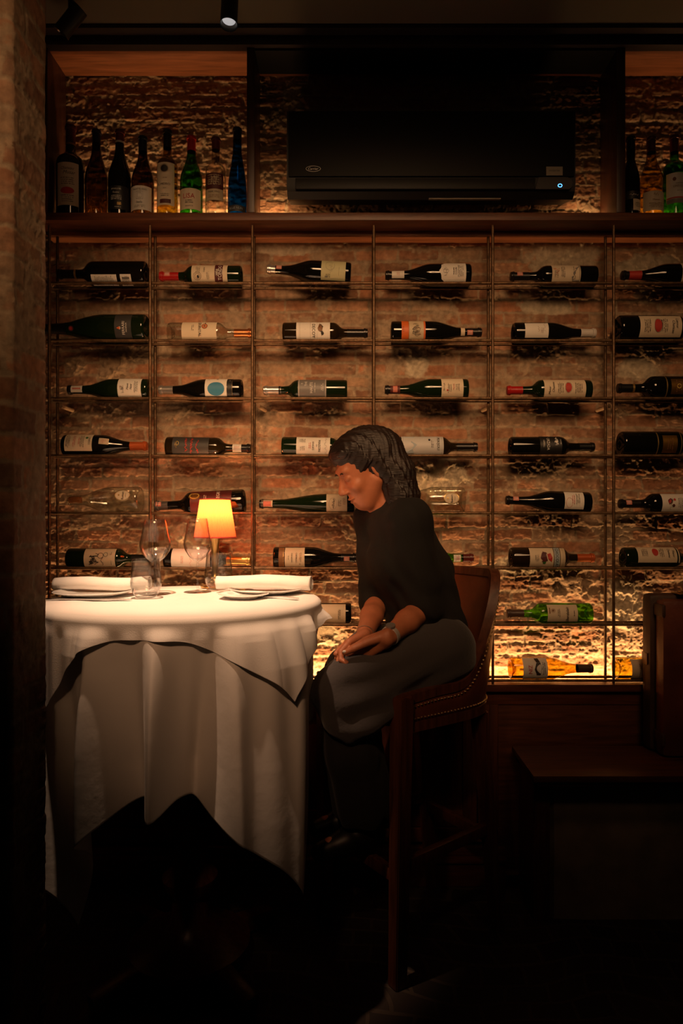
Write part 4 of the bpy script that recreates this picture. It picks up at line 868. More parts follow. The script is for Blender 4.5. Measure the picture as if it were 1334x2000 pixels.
def cutlery(name, label, p0, p1, kind):
    p0, p1 = Vector((*p0, T0+.002)), Vector((*p1, T0+.002)); t = (p1-p0); L = t.length; t /= L; n = Vector((-t.y, t.x, 0))
    m = MB()
    prof = {'knife': [(0, .007), (.1, .009), (.35, .0065), (.42, .006), (.50, .010), (.8, .011), (.95, .007), (1, .001)],
            'fork': [(0, .008), (.1, .010), (.3, .006), (.55, .004), (.70, .006), (.78, .012), (1, .012)],
            'spoon': [(0, .008), (.1, .010), (.3, .006), (.62, .004), (.72, .010), (.84, .017), (.95, .012), (1, .003)]}[kind]
    tk = .0022 if kind != 'knife' else .0030
    for s, w_ in prof:
        c = p0+t*L*s+Vector((0, 0, .0030*math.sin(s*PI) if kind != 'knife' else 0))
        m.v += [c+n*w_, c+n*w_+Vector((0, 0, tk)), c-n*w_+Vector((0, 0, tk)), c-n*w_]
    k = len(prof)
    for i in range(k-1):
        for j in range(4): m.f.append((i*4+j, i*4+(j+1) % 4, (i+1)*4+(j+1) % 4, (i+1)*4+j))
    m.f += [(3, 2, 1, 0), (4*k-4, 4*k-3, 4*k-2, 4*k-1)]
    if kind == 'fork':
        for q in (-.009, -.003, .003, .009): m.beam(p0+t*L*.98+n*q+Vector((0, 0, .0012)), p0+t*L*1.24+n*q+Vector((0, 0, .003)), .0028, .0018, .0004)
    return tag(m.build(name, STEEL, None), label, 'cutlery')
cutlery('table_knife', 'steel table knife lying in front of the left napkin', tp(88, 1172), tp(258, 1173), 'knife')
cutlery('fork', 'steel fork lying right of the small side plate', tp(582, 1171), tp(520, 1168), 'fork')
cutlery('butter_knife', 'short knife half hidden behind the small side plate, left of the right napkin', tp(437, 1166), tp(462, 1159), 'knife')

def wine_glass(label, px, py, top, wbowl):
    x, y = tp(px, py); H = (py-top)/F*y; rb = wbowl/2/F*y
    g = thing('wine_glass', label, 'wine glass', (x, y, T0), 'wine glasses on the table')
    zb = H*.42
    out = [(rb*.10, zb), (rb*.30, zb+.004), (rb*.62, zb+.016), (rb*.90, zb+.036), (rb, zb+.052), (rb*.985, zb+.064), (rb*.86, zb+.09), (rb*.74, H-.012), (rb*.68, H)]
    inn = [(r-.0010, z) for r, z in reversed(out[2:])]+[(rb*.30, zb+.0075), (0, zb+.006)]
    MB().lathe([(0, zb-.004), (rb*.09, zb-.003)]+out+[(rb*.68-.0005, H+.0005)]+inn, 56).build('bowl', CLEARG, g, world=False, angle=60)
    MB().lathe([(0, .006), (.0040, .012), (.0033, .03), (.0033, zb-.02), (.0045, zb-.006), (0, zb-.0045)], 20).build('stem', CLEARG, g, world=False, angle=60)
    rf = rb*1.0
    MB().lathe([(0, .0005), (rf*.96, .0005), (rf, .0016), (rf*.95, .0028), (rf*.3, .0042), (.005, .0075), (0, .0075)], 48).build('foot', CLEARG, g, world=False, angle=60)
    return g
wine_glass('tall stemmed wine glass at left, standing behind the front tumbler', 303, 1161, 1015, 60)
wine_glass('tall stemmed wine glass overlapping the left side of the lampshade', 386, 1157, 1013, 54)
def tumbler(label, px, py, top, w_):
    x, y = tp(px, py); H = (py-top)/F*y; r = w_/2/F*y
    out = [(0, .0008), (r*.50, .0008), (r*.62, .003), (r*.84, .016), (r*.98, .036), (r, .048), (r*.95, .070), (r*.86, H)]
    inn = [(r*.86-.0012, H+.0003), (r*.95-.0015, .070), (r-.0016, .048), (r*.97-.0018, .036), (r*.80, .020), (r*.55, .013), (0, .0115)]
    o = MB().lathe(out+inn, 56).build('tumbler', CLEARG, None, angle=60); o.location = (x, y, T0)
    tag(o, label, 'drinking glass', 'stemless tumblers on the table'); return o
tumbler('stemless glass tumbler at the front, overlapping the left napkin', 285, 1168, 1092, 60)
tumbler('stemless glass tumbler at the back in front of the lamp stem', 427, 1152, 1081, 55)

# ---- table lamp
lx_, ly_ = (420-CX)/F*2.315, 2.315
lamp = thing('table_lamp', 'small brass table lamp with glowing orange pleated shade', 'table lamp', (lx_, ly_, T0))
hb_, ht_ = EYE-(1050-CY)/F*ly_-T0, EYE-(975-CY)/F*ly_-T0
MB().lathe([(0, .0008), (.047, .0008), (.048, .006), (.044, .010), (.022, .013), (.016, .018), (.0175, .024), (.013, .030), (.0155, .036), (.0115, .044), (.0100, .07), (.0125, .12), (.0165, hb_-.006), (.018, hb_-.004), (.018, hb_+.002), (.006, hb_+.004), (0, hb_+.004)], 40).build('brass_base', BRASS, lamp, world=False)
MB().tube([(0, 0, hb_+.0045), (0, 0, hb_+.05)], .005, 12).build('bulb_holder', BRASS, lamp, world=False)
MB().sphere((0, 0, hb_+.066), .0155, 20).build('bulb', mat('lamp_bulb', (1, .8, .5), .4, emit=(1, .56, .20), estr=6), lamp, world=False)
def shade_mat():
    m = bpy.data.materials.new('pleated_shade_fabric'); m.use_nodes = True; nt = m.node_tree
    for n in list(nt.nodes): nt.nodes.remove(n)
    N = nt.nodes.new; out = N('ShaderNodeOutputMaterial'); d = N('ShaderNodeBsdfDiffuse'); t = N('ShaderNodeBsdfTranslucent'); mx = N('ShaderNodeMixShader'); mx.inputs[0].default_value = .62
    d.inputs[0].default_value = (.60, .20, .12, 1); t.inputs[0].default_value = (.88, .19, .062, 1)
    nt.links.new(d.outputs[0], mx.inputs[1]); nt.links.new(t.outputs[0], mx.inputs[2]); nt.links.new(mx.outputs[0], out.inputs[0]); return m
SHM = shade_mat()
sm = MB(); ns = 480; rb_, rt_ = .0700, .0500; ph_ = ht_-hb_
for k in range(ns):
    a = 2*PI*k/ns; q = 1+.012*math.cos(a*96)
    for j in range(9):
        s = j/8; r = (rb_+(rt_-rb_)*s)*q; sm.v.append((r*math.cos(a), r*math.sin(a), hb_+ph_*s))
for k in range(ns):
    for j in range(8): a = k*9+j; b = ((k+1) % ns)*9+j; sm.f.append((a, b, b+1, a+1))
shd = sm.build('lamp_shade', SHM, lamp, world=False, angle=80)
tm = mat('shade_trim', (.50, .05, .04), .7)
MB().lathe([(rb_+.0012, hb_-.001), (rb_+.0018, hb_+.0030), (rb_+.0002, hb_+.0035), (rb_-.0015, hb_-.001)], 96).lathe([(rt_+.0010, hb_+ph_-.0025), (rt_+.0012, hb_+ph_+.001), (rt_-.0015, hb_+ph_+.001)], 96).build('shade_trim', tm, shd, world=False)
l = bpy.data.lights.new('lamp_light', 'POINT'); l.energy = 3.0; l.color = (1, .50, .20); l.shadow_soft_size = .016
lo = bpy.data.objects.new('lamp_light', l); C.objects.link(lo); lo.location = (lx_, ly_, T0+hb_+.092)

# ---------------------------------------------------------------- bar chair with a curved leather back
NF = Vector((.14, 1.90, 0)); BK = Vector((.82, .57, 0)).normalized(); SD = Vector((-.57, .82, 0)).normalized(); CW = .385
def cp(u, v, z=0): return NF+BK*u+SD*v+Vector((0, 0, z))
chair = thing('bar_chair', 'tall dark wooden bar chair with curved brown studded leather back', 'chair', tuple(cp(.2, CW/2)))
def upath(t):
    """plan of the U: t 0..1 from the near front leg round the back to the far front leg; returns point, outward, backness"""
    h = CW/2; S0 = .20; a_, b_ = .225, h
    L1 = S0; L2 = 1.5*math.hypot(a_, b_); T = 2*L1+2*L2*.78; s = t*T
    if s < L1: return cp(s, 0), -SD, 0
    if s > T-L1: return cp(T-s, CW), SD, 0
    q = (s-L1)/(T-2*L1)*PI-PI/2; e = .72
    cu = abs(math.cos(q))**e*a_; sv = abs(math.sin(q))**e*b_*(1 if q > 0 else -1)
    n = (BK*(math.cos(q)/a_)+SD*(math.sin(q)/b_)); n.normalize()
    return cp(S0+cu, h+sv), n, max(0, math.cos(q))**.6
def topz(t):
    s = min(t, 1-t)*2          # 0 at the front, 1 at the middle of the back
    return .808+.322*sstep(.36, .86, np.float64(s))+.010*sstep(0, .3, np.float64(s))
def pt(t, z, off=0):
    p, n, bk = upath(t); fl = .055*max(0, (z-.74)/.39)*bk
    return Vector((p.x, p.y, z))+n*(off+fl)
NT = 120; TT = [k/NT for k in range(NT+1)]
ZB, ZR = .730, .702
def band(z0f, z1f, o0, o1, nz=14, bulge=0):
    """a closed shell following the U between two heights and two offsets"""
    m = MB(); W = 2*(nz+1)
    for t in TT:
        z0, z1 = z0f(t), z1f(t)
        for j in range(nz+1): s = j/nz; m.v.append(pt(t, z0+(z1-z0)*s, o1+bulge*math.sin(PI*s)**.6))
        for j in range(nz, -1, -1): s = j/nz; m.v.append(pt(t, z0+(z1-z0)*s, o0-bulge*math.sin(PI*s)**.6*1.4))
    for i in range(NT):
        for j in range(W): a = i*W+j; b = i*W+(j+1) % W; m.f.append((a, b, b+W, a+W))
    m.f += [tuple(range(W)), tuple(range(NT*W+W-1, NT*W-1, -1))]
    return m
band(lambda t: ZB, lambda t: topz(t)-.026, -.014, .006, 16, .004).build('leather_back', LEATHER, chair, angle=50)
band(lambda t: topz(t)-.0255, lambda t: topz(t), -.019, .011, 4, .0).build('top_rail', W_CHAIR, chair, angle=50)
band(lambda t: ZR, lambda t: ZB-.0005, -.019, .011, 4, .0).build('seat_rail', W_CHAIR, chair, angle=50)
st = MB()
def arc_pts(zf, step):
    out = []; prev = None; acc = 0
    for k in range(1201):
        t = k/1200; p = pt(t, zf(t), .0108)
        if prev is not None:
            acc += (p-prev).length
            if acc >= step: out.append(p); acc = 0
        prev = p
    return out
for p in arc_pts(lambda t: topz(t)-.036, .0125)+arc_pts(lambda t: ZB+.010, .0125): st.sphere(p, .0036, 8)
st.build('nailhead_trim', mat('nailhead_brass', (.65, .45, .22), .3, metal=1), chair)
# seat
sm = MB(); seat_r = []
ring_n = 64
def seat_out(k, s):
    q = 2*PI*k/ring_n; a_, b_ = .205, CW/2-.026; e = .55
    return cp(.195+a_*abs(math.cos(q))**e*(1 if math.cos(q) > 0 else -1)*s, CW/2+b_*abs(math.sin(q))**e*(1 if math.sin(q) > 0 else -1)*s)
for s, z in ((.0, .705), (.97, .705), (1, .712), (1, .752), (.985, .768), (.94, .780), (.8, .789), (.5, .793), (0.0, .795)):
    for k in range(ring_n): p = seat_out(k, s); sm.v.append((p.x, p.y, z))
for j in range(8):
    for k in range(ring_n): k2 = (k+1) % ring_n; sm.f.append((j*ring_n+k, j*ring_n+k2, (j+1)*ring_n+k2, (j+1)*ring_n+k))
sm.build('seat_cushion', LEATHER, chair, angle=50)
def taper(p0, p1, w0, w1):
    m = MB(); p0, p1 = Vector(p0), Vector(p1)
    for p, w_ in ((p1, w1), (p0, w0)):
        for a, b in ((-1, -1), (1, -1), (1, 1), (-1, 1)): m.v.append(p+BK*a*w_/2+SD*b*w_/2)
    m.f = [(0, 1, 2, 3), (7, 6, 5, 4), (0, 4, 5, 1), (1, 5, 6, 2), (2, 6, 7, 3), (3, 7, 4, 0)]
    bm = bmesh.new(); vs = [bm.verts.new(v) for v in m.v]; [bm.faces.new([vs[i] for i in q]) for q in m.f]
    bmesh.ops.bevel(bm, geom=bm.edges[:], offset=.003, segments=2, affect='EDGES'); bm.verts.index_update()
    r = MB().add([v.co[:] for v in bm.verts], [[v.index for v in q.verts] for q in bm.faces]); bm.free(); return r
legs = {'nf': (cp(.012, .0, .806), cp(.0, .004, 0)), 'ff': (cp(.012, CW, .806), cp(.0, CW-.004, 0)),
        'nr': (cp(.36, .045, .7015), cp(.425, .03, 0)), 'fr': (cp(.36, CW-.045, .7015), cp(.425, CW-.05, 0))}
for k, (a, b) in legs.items(): taper(a, b, .050 if 'r' not in k else .042, .040 if 'r' not in k else .034).build('leg', W_CHAIR, chair)
def lp(k, z): a, b = legs[k]; return b+(a-b)*(z/a.z)
for a, b, z in (('nf', 'ff', .30), ('nf', 'nr', .33), ('ff', 'fr', .33), ('nr', 'fr', .30)):
    MB().beam(lp(a, z), lp(b, z), .024, .034, .003).build('stretcher', W_CHAIR, chair)
# ---------------------------------------------------------------- seated person
class Vol:
    """distance field on a grid; shapes are blended in, then skinned with a smooth surface"""
    def __init__(s, lo, hi, h):
        s.lo = np.array(lo, np.float32); s.h = h; s.n = np.ceil((np.array(hi)-lo)/h).astype(int)+1
        s.D = np.full(tuple(s.n), .05, np.float32)
    def sub(s, lo, hi, m):
        a = np.maximum(0, np.floor((np.array(lo)-m-s.lo)/s.h).astype(int)); b = np.minimum(s.n, np.ceil((np.array(hi)+m-s.lo)/s.h).astype(int)+1)
        g = [s.lo[i]+s.h*np.arange(a[i], b[i], dtype=np.float32) for i in range(3)]
        return (slice(a[0], b[0]), slice(a[1], b[1]), slice(a[2], b[2])), g[0][:, None, None], g[1][None, :, None], g[2][None, None, :]
    def put(s, sl, d, k, cut=False):
        A = s.D[sl]
        if cut:
            h = np.clip(.5-.5*(A+d)/k, 0, 1); s.D[sl] = A*(1-h)-d*h+k*h*(1-h)
        else:
            h = np.clip(.5+.5*(d-A)/k, 0, 1); s.D[sl] = d*(1-h)+A*h-k*h*(1-h)
    def cone(s, p0, p1, r0, r1, k=.012, flat=None):
        p0, p1 = np.array(p0, float), np.array(p1, float); R = max(r0, r1)
        sl, X, Y, Z = s.sub(np.minimum(p0, p1)-R, np.maximum(p0, p1)+R, .02+k)
        d = p1-p0; L2 = max(1e-9, (d*d).sum()); vx, vy, vz = X-p0[0], Y-p0[1], Z-p0[2]
        t = np.clip((vx*d[0]+vy*d[1]+vz*d[2])/L2, 0, 1)
        s.put(sl, np.sqrt((vx-t*d[0])**2+(vy-t*d[1])**2+(vz-t*d[2])**2)-(r0+(r1-r0)*t), k); return s
    def chain(s, pts, rs, k=.012):
        for i in range(len(pts)-1): s.cone(pts[i], pts[i+1], rs[i], rs[i+1], k)
        return s
    def ell(s, c, r, M=None, k=.012, cut=False):
        c = np.array(c, float); r = np.array(r, float); R = r.max()
        sl, X, Y, Z = s.sub(c-R, c+R, .02+k)
        vx, vy, vz = X-c[0], Y-c[1], Z-c[2]
        if M is not None: vx, vy, vz = [vx*M[i][0]+vy*M[i][1]+vz*M[i][2] for i in range(3)]
        k0 = np.sqrt((vx/r[0])**2+(vy/r[1])**2+(vz/r[2])**2); k1 = np.sqrt((vx/r[0]**2)**2+(vy/r[1]**2)**2+(vz/r[2]**2)**2)+1e-9
        s.put(sl, k0*(k0-1)/k1, k, cut); return s
    def disp(s, fn):
        X = (s.lo[0]+s.h*np.arange(s.n[0]))[:, None, None]; Y = (s.lo[1]+s.h*np.arange(s.n[1]))[None, :, None]; Z = (s.lo[2]+s.h*np.arange(s.n[2]))[None, None, :]
        s.D = (s.D+fn(X, Y, Z)).astype(np.float32); return s
    def build(s, name, m, parent):
        D = s.D; n = np.array(D.shape); I = D < 0
        c = np.zeros(tuple(n-1), np.uint8)
        for a in (0, 1):
            for b in (0, 1):
                for e in (0, 1): c += I[a:n[0]-1+a, b:n[1]-1+b, e:n[2]-1+e]
        act = (c > 0) & (c < 8); idx = np.argwhere(act); N_ = len(idx)
        ids = np.full(tuple(n-1), -1, np.int32); ids[act] = np.arange(N_)
        cor = np.array([(a, b, e) for a in (0, 1) for b in (0, 1) for e in (0, 1)])
        val = np.stack([D[idx[:, 0]+q[0], idx[:, 1]+q[1], idx[:, 2]+q[2]] for q in cor], 1)
        acc = np.zeros((N_, 3)); cnt = np.zeros(N_)
        for i in range(8):
            for j in range(i+1, 8):
                if np.abs(cor[i]-cor[j]).sum() != 1: continue
                va, vb = val[:, i], val[:, j]; x = (va < 0) != (vb < 0); t = np.where(x, va/np.where(x, va-vb, 1), 0)
                p = cor[i]+t[:, None]*(cor[j]-cor[i]); acc += np.where(x[:, None], p, 0); cnt += x
        P_ = (idx+acc/cnt[:, None])*s.h+s.lo
        qs = []
        for ax in range(3):
            o1, o2 = [(1, 2), (2, 0), (0, 1)][ax]
            sl0 = [slice(1, -1)]*3; sl1 = [slice(1, -1)]*3; sl0[ax] = slice(0, -1); sl1[ax] = slice(1, None)
            E = np.argwhere(I[tuple(sl0)] != I[tuple(sl1)])
            off = np.array([1, 1, 1]); off[ax] = 0; E = E+off
            q = []
            for a, b in ((0, 0), (-1, 0), (-1, -1), (0, -1)):
                e = E.copy(); e[:, o1] += a; e[:, o2] += b; q.append(ids[e[:, 0], e[:, 1], e[:, 2]])
            q = np.stack(q, 1); fl = I[E[:, 0], E[:, 1], E[:, 2]]; q[~fl] = q[~fl][:, ::-1]; qs.append(q[(q >= 0).all(1)])
        q = np.concatenate(qs); P_ -= np.array(parent_loc(parent))
        me = bpy.data.meshes.new(name); me.vertices.add(len(P_)); me.vertices.foreach_set('co', P_.astype(np.float32).ravel())
        me.loops.add(q.size); me.loops.foreach_set('vertex_index', q.ravel().astype(np.int32)); me.polygons.add(len(q))
        me.polygons.foreach_set('loop_start', np.arange(0, q.size, 4, dtype=np.int32)); me.polygons.foreach_set('use_smooth', [True]*len(q)); me.update(); me.validate()
        me.materials.append(m); o = bpy.data.objects.new(name, me); C.objects.link(o); o.parent = parent; return o

def v3(*a): return np.array(a, float)
def nrm(v): return v/np.linalg.norm(v)
person = thing('person', 'seated person in black top and grey apron, head bowed, hands clasped in lap', 'person', (.23, 2.19, .795))
SKIN = mat('skin', (.46, .16, .075), .5, var=.12, vscale=30, bump=.15, bscale=220)
# joints
HIPL, HIPR = v3(.275, 2.115, .875), v3(.205, 2.255, .875)
KNL, KNR = v3(-.022, 1.945, .822), v3(-.005, 2.135, .822)
ANL, ANR = v3(.045, 2.005, .44), v3(.03, 2.15, .44)
SHL, SHR = v3(.187, 2.075, 1.300), v3(.085, 2.310, 1.300)
ELL, ELR = v3(.225, 2.075, 1.030), v3(.096, 2.225, 1.036)
WRL, WRR = v3(.108, 1.918, .966), v3(.045, 1.995, .957)
NECK, HEAD = v3(.122, 2.19, 1.350), v3(.052, 2.165, 1.462)
f_ = nrm(v3(-.80, -.26, -.50)); s_ = nrm(np.cross(v3(0, 0, 1), f_)); s_ = -s_ if s_[1] > 0 else s_; u_ = nrm(np.cross(f_, s_)); u_ = -u_ if u_[2] < 0 else u_
HM = np.array([f_, s_, u_])
def hp(a, b, c): return HEAD+f_*a+s_*b+u_*c
V = Vol((-.13, 1.82, .28), (.42, 2.42, 1.62), .0026)
# torso
V.chain([v3(.245, 2.187, .88), v3(.245, 2.19, 1.0), v3(.205, 2.19, 1.14), v3(.165, 2.19, 1.25), NECK], [.095, .085, .095, .08, .045], .05)
V.cone(HIPL, HIPR, .09, .09, .04).cone(SHL, SHR, .045, .045, .05)
for sh_, el, wr in ((SHL, ELL, WRL), (SHR, ELR, WRR)):
    V.cone(sh_, el, .044, .036, .03).cone(el, el*.55+wr*.45, .037, .034, .015).cone(el*.55+wr*.45, wr, .034, .0235, .015)
for hi, kn, an in ((HIPL, KNL, ANL), (HIPR, KNR, ANR)):
    V.cone(hi, kn, .075, .052, .03).cone(kn, kn*.6+an*.4, .050, .050, .02).cone(kn*.6+an*.4, an, .050, .034, .02)
    ft = an+v3(-.10, -.045, -.075); V.cone(an, an+v3(.02, .01, -.055), .034, .032, .01).cone(an+v3(.01, .0, -.06), ft, .032, .022, .01)
# neck and head
V.cone(NECK, hp(-.035, 0, -.06), .047, .044, .03)
V.ell(hp(-.018, 0, .028), (.096, .074, .083), HM, .01).ell(hp(.030, 0, -.038), (.060, .055, .078), HM, .03).ell(hp(.055, 0, -.085), (.030, .034, .028), HM, .02)
V.cone(hp(.0, .052, -.045), hp(.055, .022, -.092), .022, .018, .02).cone(hp(.0, -.052, -.045), hp(.055, -.022, -.092), .022, .018, .02)
V.cone(hp(.070, -.03, .028), hp(.070, .03, .028), .013, .013, .012)
for q in (-1, 1):
    V.ell(hp(.088, q*.030, .006), (.013, .016, .010), HM, .012, cut=True)
    V.ell(hp(.072, q*.030, .004), (.0125, .014, .0115), HM, .003)
    V.ell(hp(.060, q*.040, -.028), (.020, .016, .018), HM, .015)
    V.ell(hp(-.012, q*.074, -.010), (.018, .007, .030), HM, .006)
    V.ell(hp(-.008, q*.081, -.008), (.009, .004, .017), HM, .004, cut=True)
    V.ell(hp(.093, q*.011, -.035), (.010, .008, .007), HM, .005)
V.cone(hp(.080, 0, .012), hp(.105, 0, -.028), .007, .0105, .010)
V.ell(hp(.086, 0, -.060), (.011, .022, .0050), HM, .004).ell(hp(.083, 0, -.071), (.011, .019, .0060), HM, .004)
V.ell(hp(.098, 0, -.0655), (.012, .020, .0015), HM, .003, cut=True)
# near (left) hand lying over the far one
def finger(base, dirs, lens, rs):
    p = [np.array(base, float)]
    for d, l_ in zip(dirs, lens): p.append(p[-1]+nrm(np.array(d, float))*l_)
    for i in range(len(p)-1): V.cone(p[i], p[i+1], rs[i], rs[i+1], .0022)
    return p
K1 = v3(.047, 1.928, .938); ac = nrm(v3(-.10, .30, -.95))
palm_c = (WRL+K1)/2
for i in range(4):
    kb = K1+ac*(i-1.4)*.0172+nrm(v3(-.9, 0, -.4))*(.006 if i == 1 else (-.004 if i == 3 else 0))
    V.cone(WRL+ac*(i-1.5)*.010, kb, .0150, .0112, .008)
    k = (1, 1.06, 1.0, .82)[i]
    finger(kb, [(-.84, .10-.02*i, -.50), (-.55, .62, -.52), (.05, .92, -.38)], [.040*k, .026*k, .021*k], [.0098, .0088, .0080, .0070])
tp_ = finger(WRL+v3(-.024, -.006, .002), [(-.86, -.24, -.28), (-.90, -.06, -.42), (-.90, .10, -.42)], [.040, .034, .028], [.0145, .0118, .0100, .0084])
# far (right) hand
K2 = v3(-.004, 1.962, .936); bc = nrm(v3(-.28, .62, -.62))
for i in range(4):
    kb = K2+bc*(i-1.2)*.0170
    V.cone(WRR+bc*(i-1.5)*.010, kb, .0150, .0110, .008)
    k = (1, 1.06, 1.0, .82)[i]
    finger(kb, [(-.62, -.40, -.66), (.02, -.62, -.78), (.72, -.45, -.30)], [.036*k, .025*k, .020*k], [.0096, .0088, .0080, .0070])
finger(WRR+v3(-.018, -.014, .0), [(-.75, -.50, -.30), (-.70, -.45, -.50), (-.62, -.4, -.6)], [.034, .028, .022], [.0140, .0112, .0098, .0082])
body = V.build('body', SKIN, person)
MB().sphere(tuple(tp_[-1]+v3(-.001, -.0062, .0035)), .0062, 12, (1.1, .45, .75)).build('thumbnail', mat('pale_nail', (.75, .68, .62), .25), person)['label'] = 'pale thumbnail'
del V
# clothes: short-sleeved black top
CLOTH = mat('black_cotton', (.006, .005, .0045), .9, bump=.3, bscale=60, sheen=0)
V = Vol((-.02, 1.94, .82), (.44, 2.44, 1.44), .004)
V.chain([v3(.245, 2.187, .90), v3(.245, 2.19, 1.0), v3(.215, 2.19, 1.12), v3(.172, 2.19, 1.24), v3(.135, 2.19, 1.335)], [.112, .108, .112, .092, .050], .05)
V.cone(v3(.27, 2.13, .90), v3(.22, 2.25, .90), .11, .10, .05).cone(SHL, SHR, .058, .055, .05)
for sh_, el in ((SHL, ELL), (SHR, ELR)):
    e2 = sh_+(el-sh_)*.96; V.cone(sh_, e2, .062, .060, .035); V.cone(e2, e2+nrm(el-sh_)*.012, .060, .058, .01)
V.ell(v3(.14, 2.17, 1.16), (.07, .12, .07), None, .05)
V.disp(lambda X, Y, Z: .0032*np.sin(Z*70+X*55+3*np.sin(Y*20))*np.exp(-((Z-1.02)/.13)**2)+.0022*np.sin(X*90+Z*40+Y*30))
V.ell(NECK+v3(-.035, -.004, .062), (.062, .070, .046), None, .01, cut=True)
V.build('black_top', CLOTH, person)
# wide dark trousers
TRS = mat('dark_trousers', (.010, .009, .009), .85, bump=.3, bscale=60, sheen=.05)
V = Vol((-.16, 1.84, .42), (.42, 2.42, 1.02), .0045)
V.cone(HIPL, HIPR, .112, .105, .05)
for hi, kn, an in ((HIPL, KNL, ANL), (HIPR, KNR, ANR)):
    V.cone(hi, kn, .088, .064, .04).cone(kn, an*.5+kn*.5, .066, .080, .03).cone(an*.5+kn*.5, an+v3(0, 0, .03), .080, .088, .03)
V.disp(lambda X, Y, Z: .006*np.sin(np.arctan2(Y-2.05, X-.02)*9+Z*6)*np.clip((.8-Z)/.2, 0, 1))
V.build('trousers', TRS, person)
# shoes
V = Vol((-.18, 1.84, .25), (.14, 2.26, .47), .004)
for an in (ANL, ANR):
    V.cone(an+v3(.025, .012, -.062), an+v3(-.05, -.022, -.075), .040, .036, .02).cone(an+v3(-.05, -.022, -.075), an+v3(-.125, -.055, -.088), .037, .026, .02).cone(an+v3(.0, 0, -.02), an+v3(.01, .0, -.06), .042, .04, .02)
V.build('shoes', mat('black_shoe_leather', (.006, .005, .005), .45), person)
# grey apron: over the lap, over the near knee, corner hanging down
APR = mat('grey_apron_cloth', (.044, .038, .038), .9, bump=.35, bscale=110, sheen=.25)
V = Vol((-.16, 1.82, .58), (.42, 2.40, 1.06), .0035)
V.chain([v3(.285, 2.10, .90), v3(.14, 2.022, .872), v3(.03, 1.965, .838), v3(-.028, 1.935, .818)], [.108, .098, .085, .074], .03)
V.chain([v3(.215, 2.24, .885), v3(.08, 2.17, .86), v3(.0, 2.125, .835)], [.10, .088, .070], .05)
V.cone(v3(.10, 1.975, .80), v3(.02, 1.925, .76), .055, .060, .05)
V.chain([v3(-.035, 1.925, .80), v3(-.020, 1.905, .745), v3(.004, 1.895, .695)], [.062, .045, .018], .03)
V.chain([v3(.095, 1.935, .78), v3(.045, 1.905, .73), v3(.008, 1.895, .695)], [.050, .036, .016], .03)
V.disp(lambda X, Y, Z: .0060*np.sin((Z-X*.28)*75+1.6*np.sin(X*9+1))*np.clip((.93-Z)/.08, 0, 1)*np.clip((X+.08)/.08, 0, 1)+0*Y)
V.ell(v3(.075, 1.975, .665), (.060, .070, .045), None, .03, cut=True)
ap = V.build('apron', APR, person)
lo2 = P(885, 1280, 2.075); MB().tube([(lo2.x+.016*math.cos(a), lo2.y+.004*math.sin(2*a), lo2.z+.020*math.sin(a)+.006*math.cos(a)) for a in np.linspace(0, 2*PI, 22)], .0028, 8, caps=False).build('apron_string', mat('pale_cord', (.30, .26, .22), .8), ap)['label'] = 'pale looped apron string'
tg = P(820, 1271, 1.992); MB().box(tg.x-.014, tg.x+.014, tg.y-.012, tg.y+.010, tg.z-.005, tg.z+.005, .002).build('apron_buckle', mat('pale_metal', (.40, .36, .32), .4, metal=.5), ap)['label'] = 'pale metal buckle'
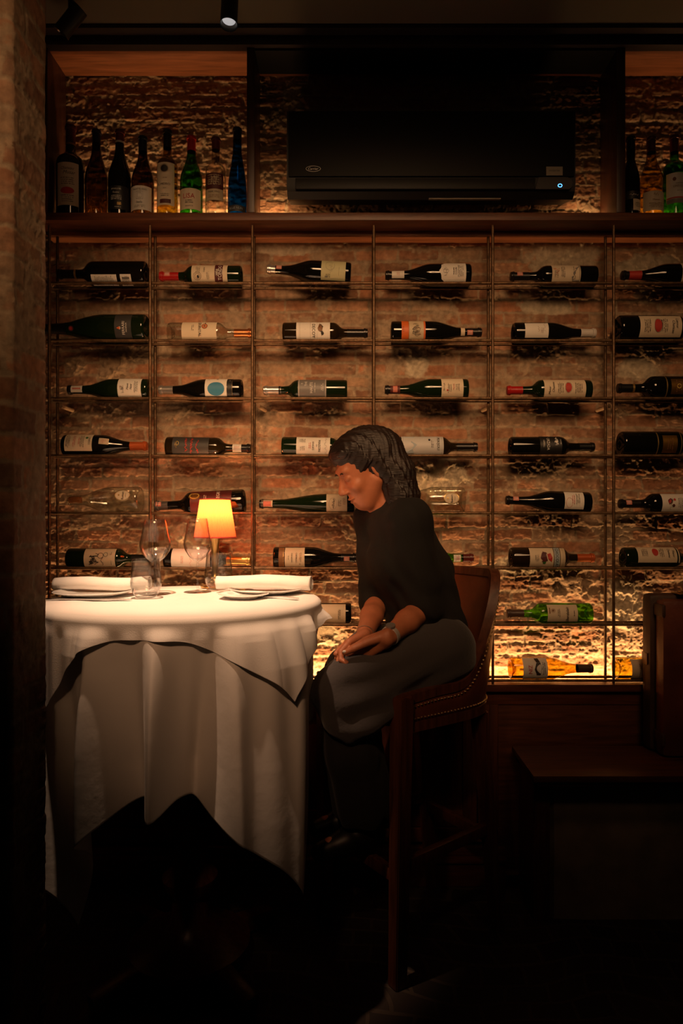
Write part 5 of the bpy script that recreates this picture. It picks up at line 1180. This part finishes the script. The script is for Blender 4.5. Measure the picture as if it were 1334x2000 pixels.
# watch and bracelet
def band_ring(name, c, ax, r, w_, tk, m, label):
    c = np.array(c); ax = nrm(ax); a = nrm(np.cross(ax, v3(0, 0, 1))); b = np.cross(ax, a); mb = MB(); n = 40
    for k in range(n):
        q = 2*PI*k/n; d = a*math.cos(q)+b*math.sin(q)
        for rr, ww in ((r, -w_), (r+tk, -w_*.8), (r+tk, w_*.8), (r, w_)): mb.v.append(tuple(c+d*rr+ax*ww))
    for k in range(n):
        for j in range(4): mb.f.append((k*4+j, ((k+1) % n)*4+j, ((k+1) % n)*4+(j+1) % 4, k*4+(j+1) % 4))
    o = mb.build(name, m, person); o['label'] = label; return o
axl = WRL-ELL; wc = WRL-nrm(axl)*.022
bo = band_ring('wristwatch', wc, axl, .0262, .0075, .0022, mat('watch_band', (.62, .56, .50), .35, metal=.4), 'pale wristwatch band on the near wrist')
fd = nrm(v3(-.35, -.72, .55)); fd = fd-nrm(axl)*np.dot(fd, nrm(axl)); fd = nrm(fd)
MB().tube([tuple(wc+fd*.0272), tuple(wc+fd*.0335)], .0135, 24).build('watch_case', mat('watch_face', (.45, .42, .40), .25, metal=.6), bo)
band_ring('bracelet', WRR-nrm(WRR-ELR)*.020, WRR-ELR+v3(.02, 0, 0), .0262, .0012, .0014, mat('thin_silver', (.7, .6, .5), .3, metal=.8), 'thin bracelet on the far wrist')
# hair
HAIR = mat('dark_brown_hair', (.012, .005, .003), .5, bump=.5, bscale=14, var=.5, vscale=5, stretch=(3, 3, 22))
V = Vol((-.10, 2.02, 1.22), (.26, 2.32, 1.60), .003)
V.ell(hp(-.030, 0, .034), (.101, .085, .090), HM, .01)
V.ell(hp(.020, 0, .080), (.060, .066, .036), HM, .03)
V.chain([hp(-.075, .030, .02), v3(.150, 2.145, 1.44), v3(.165, 2.13, 1.37), v3(.160, 2.12, 1.315)], [.060, .052, .042, .022], .03)
V.chain([hp(-.075, -.020, .02), v3(.150, 2.20, 1.45), v3(.180, 2.20, 1.37), v3(.19, 2.20, 1.32)], [.062, .056, .045, .024], .03)
V.cone(hp(-.02, .070, .02), hp(-.035, .078, -.05), .022, .016, .02)
V.disp(lambda X, Y, Z: .0030*np.sin((X*.5+Y*1.6)*170+4*np.sin(Z*25+X*12))+.0012*np.sin((X+Y)*420))
V.ell(hp(.100, 0, -.040), (.075, .070, .095), HM, .012, cut=True)
V.build('hair', HAIR, person)
for q in (-1, 1):
    MB().tube([tuple(hp(.0845, q*(.014+.007*k), .0235+.003*math.sin(k*.8))) for k in range(5)], [.0018, .0026, .0026, .0022, .001], 8).build('eyebrow', HAIR, person)
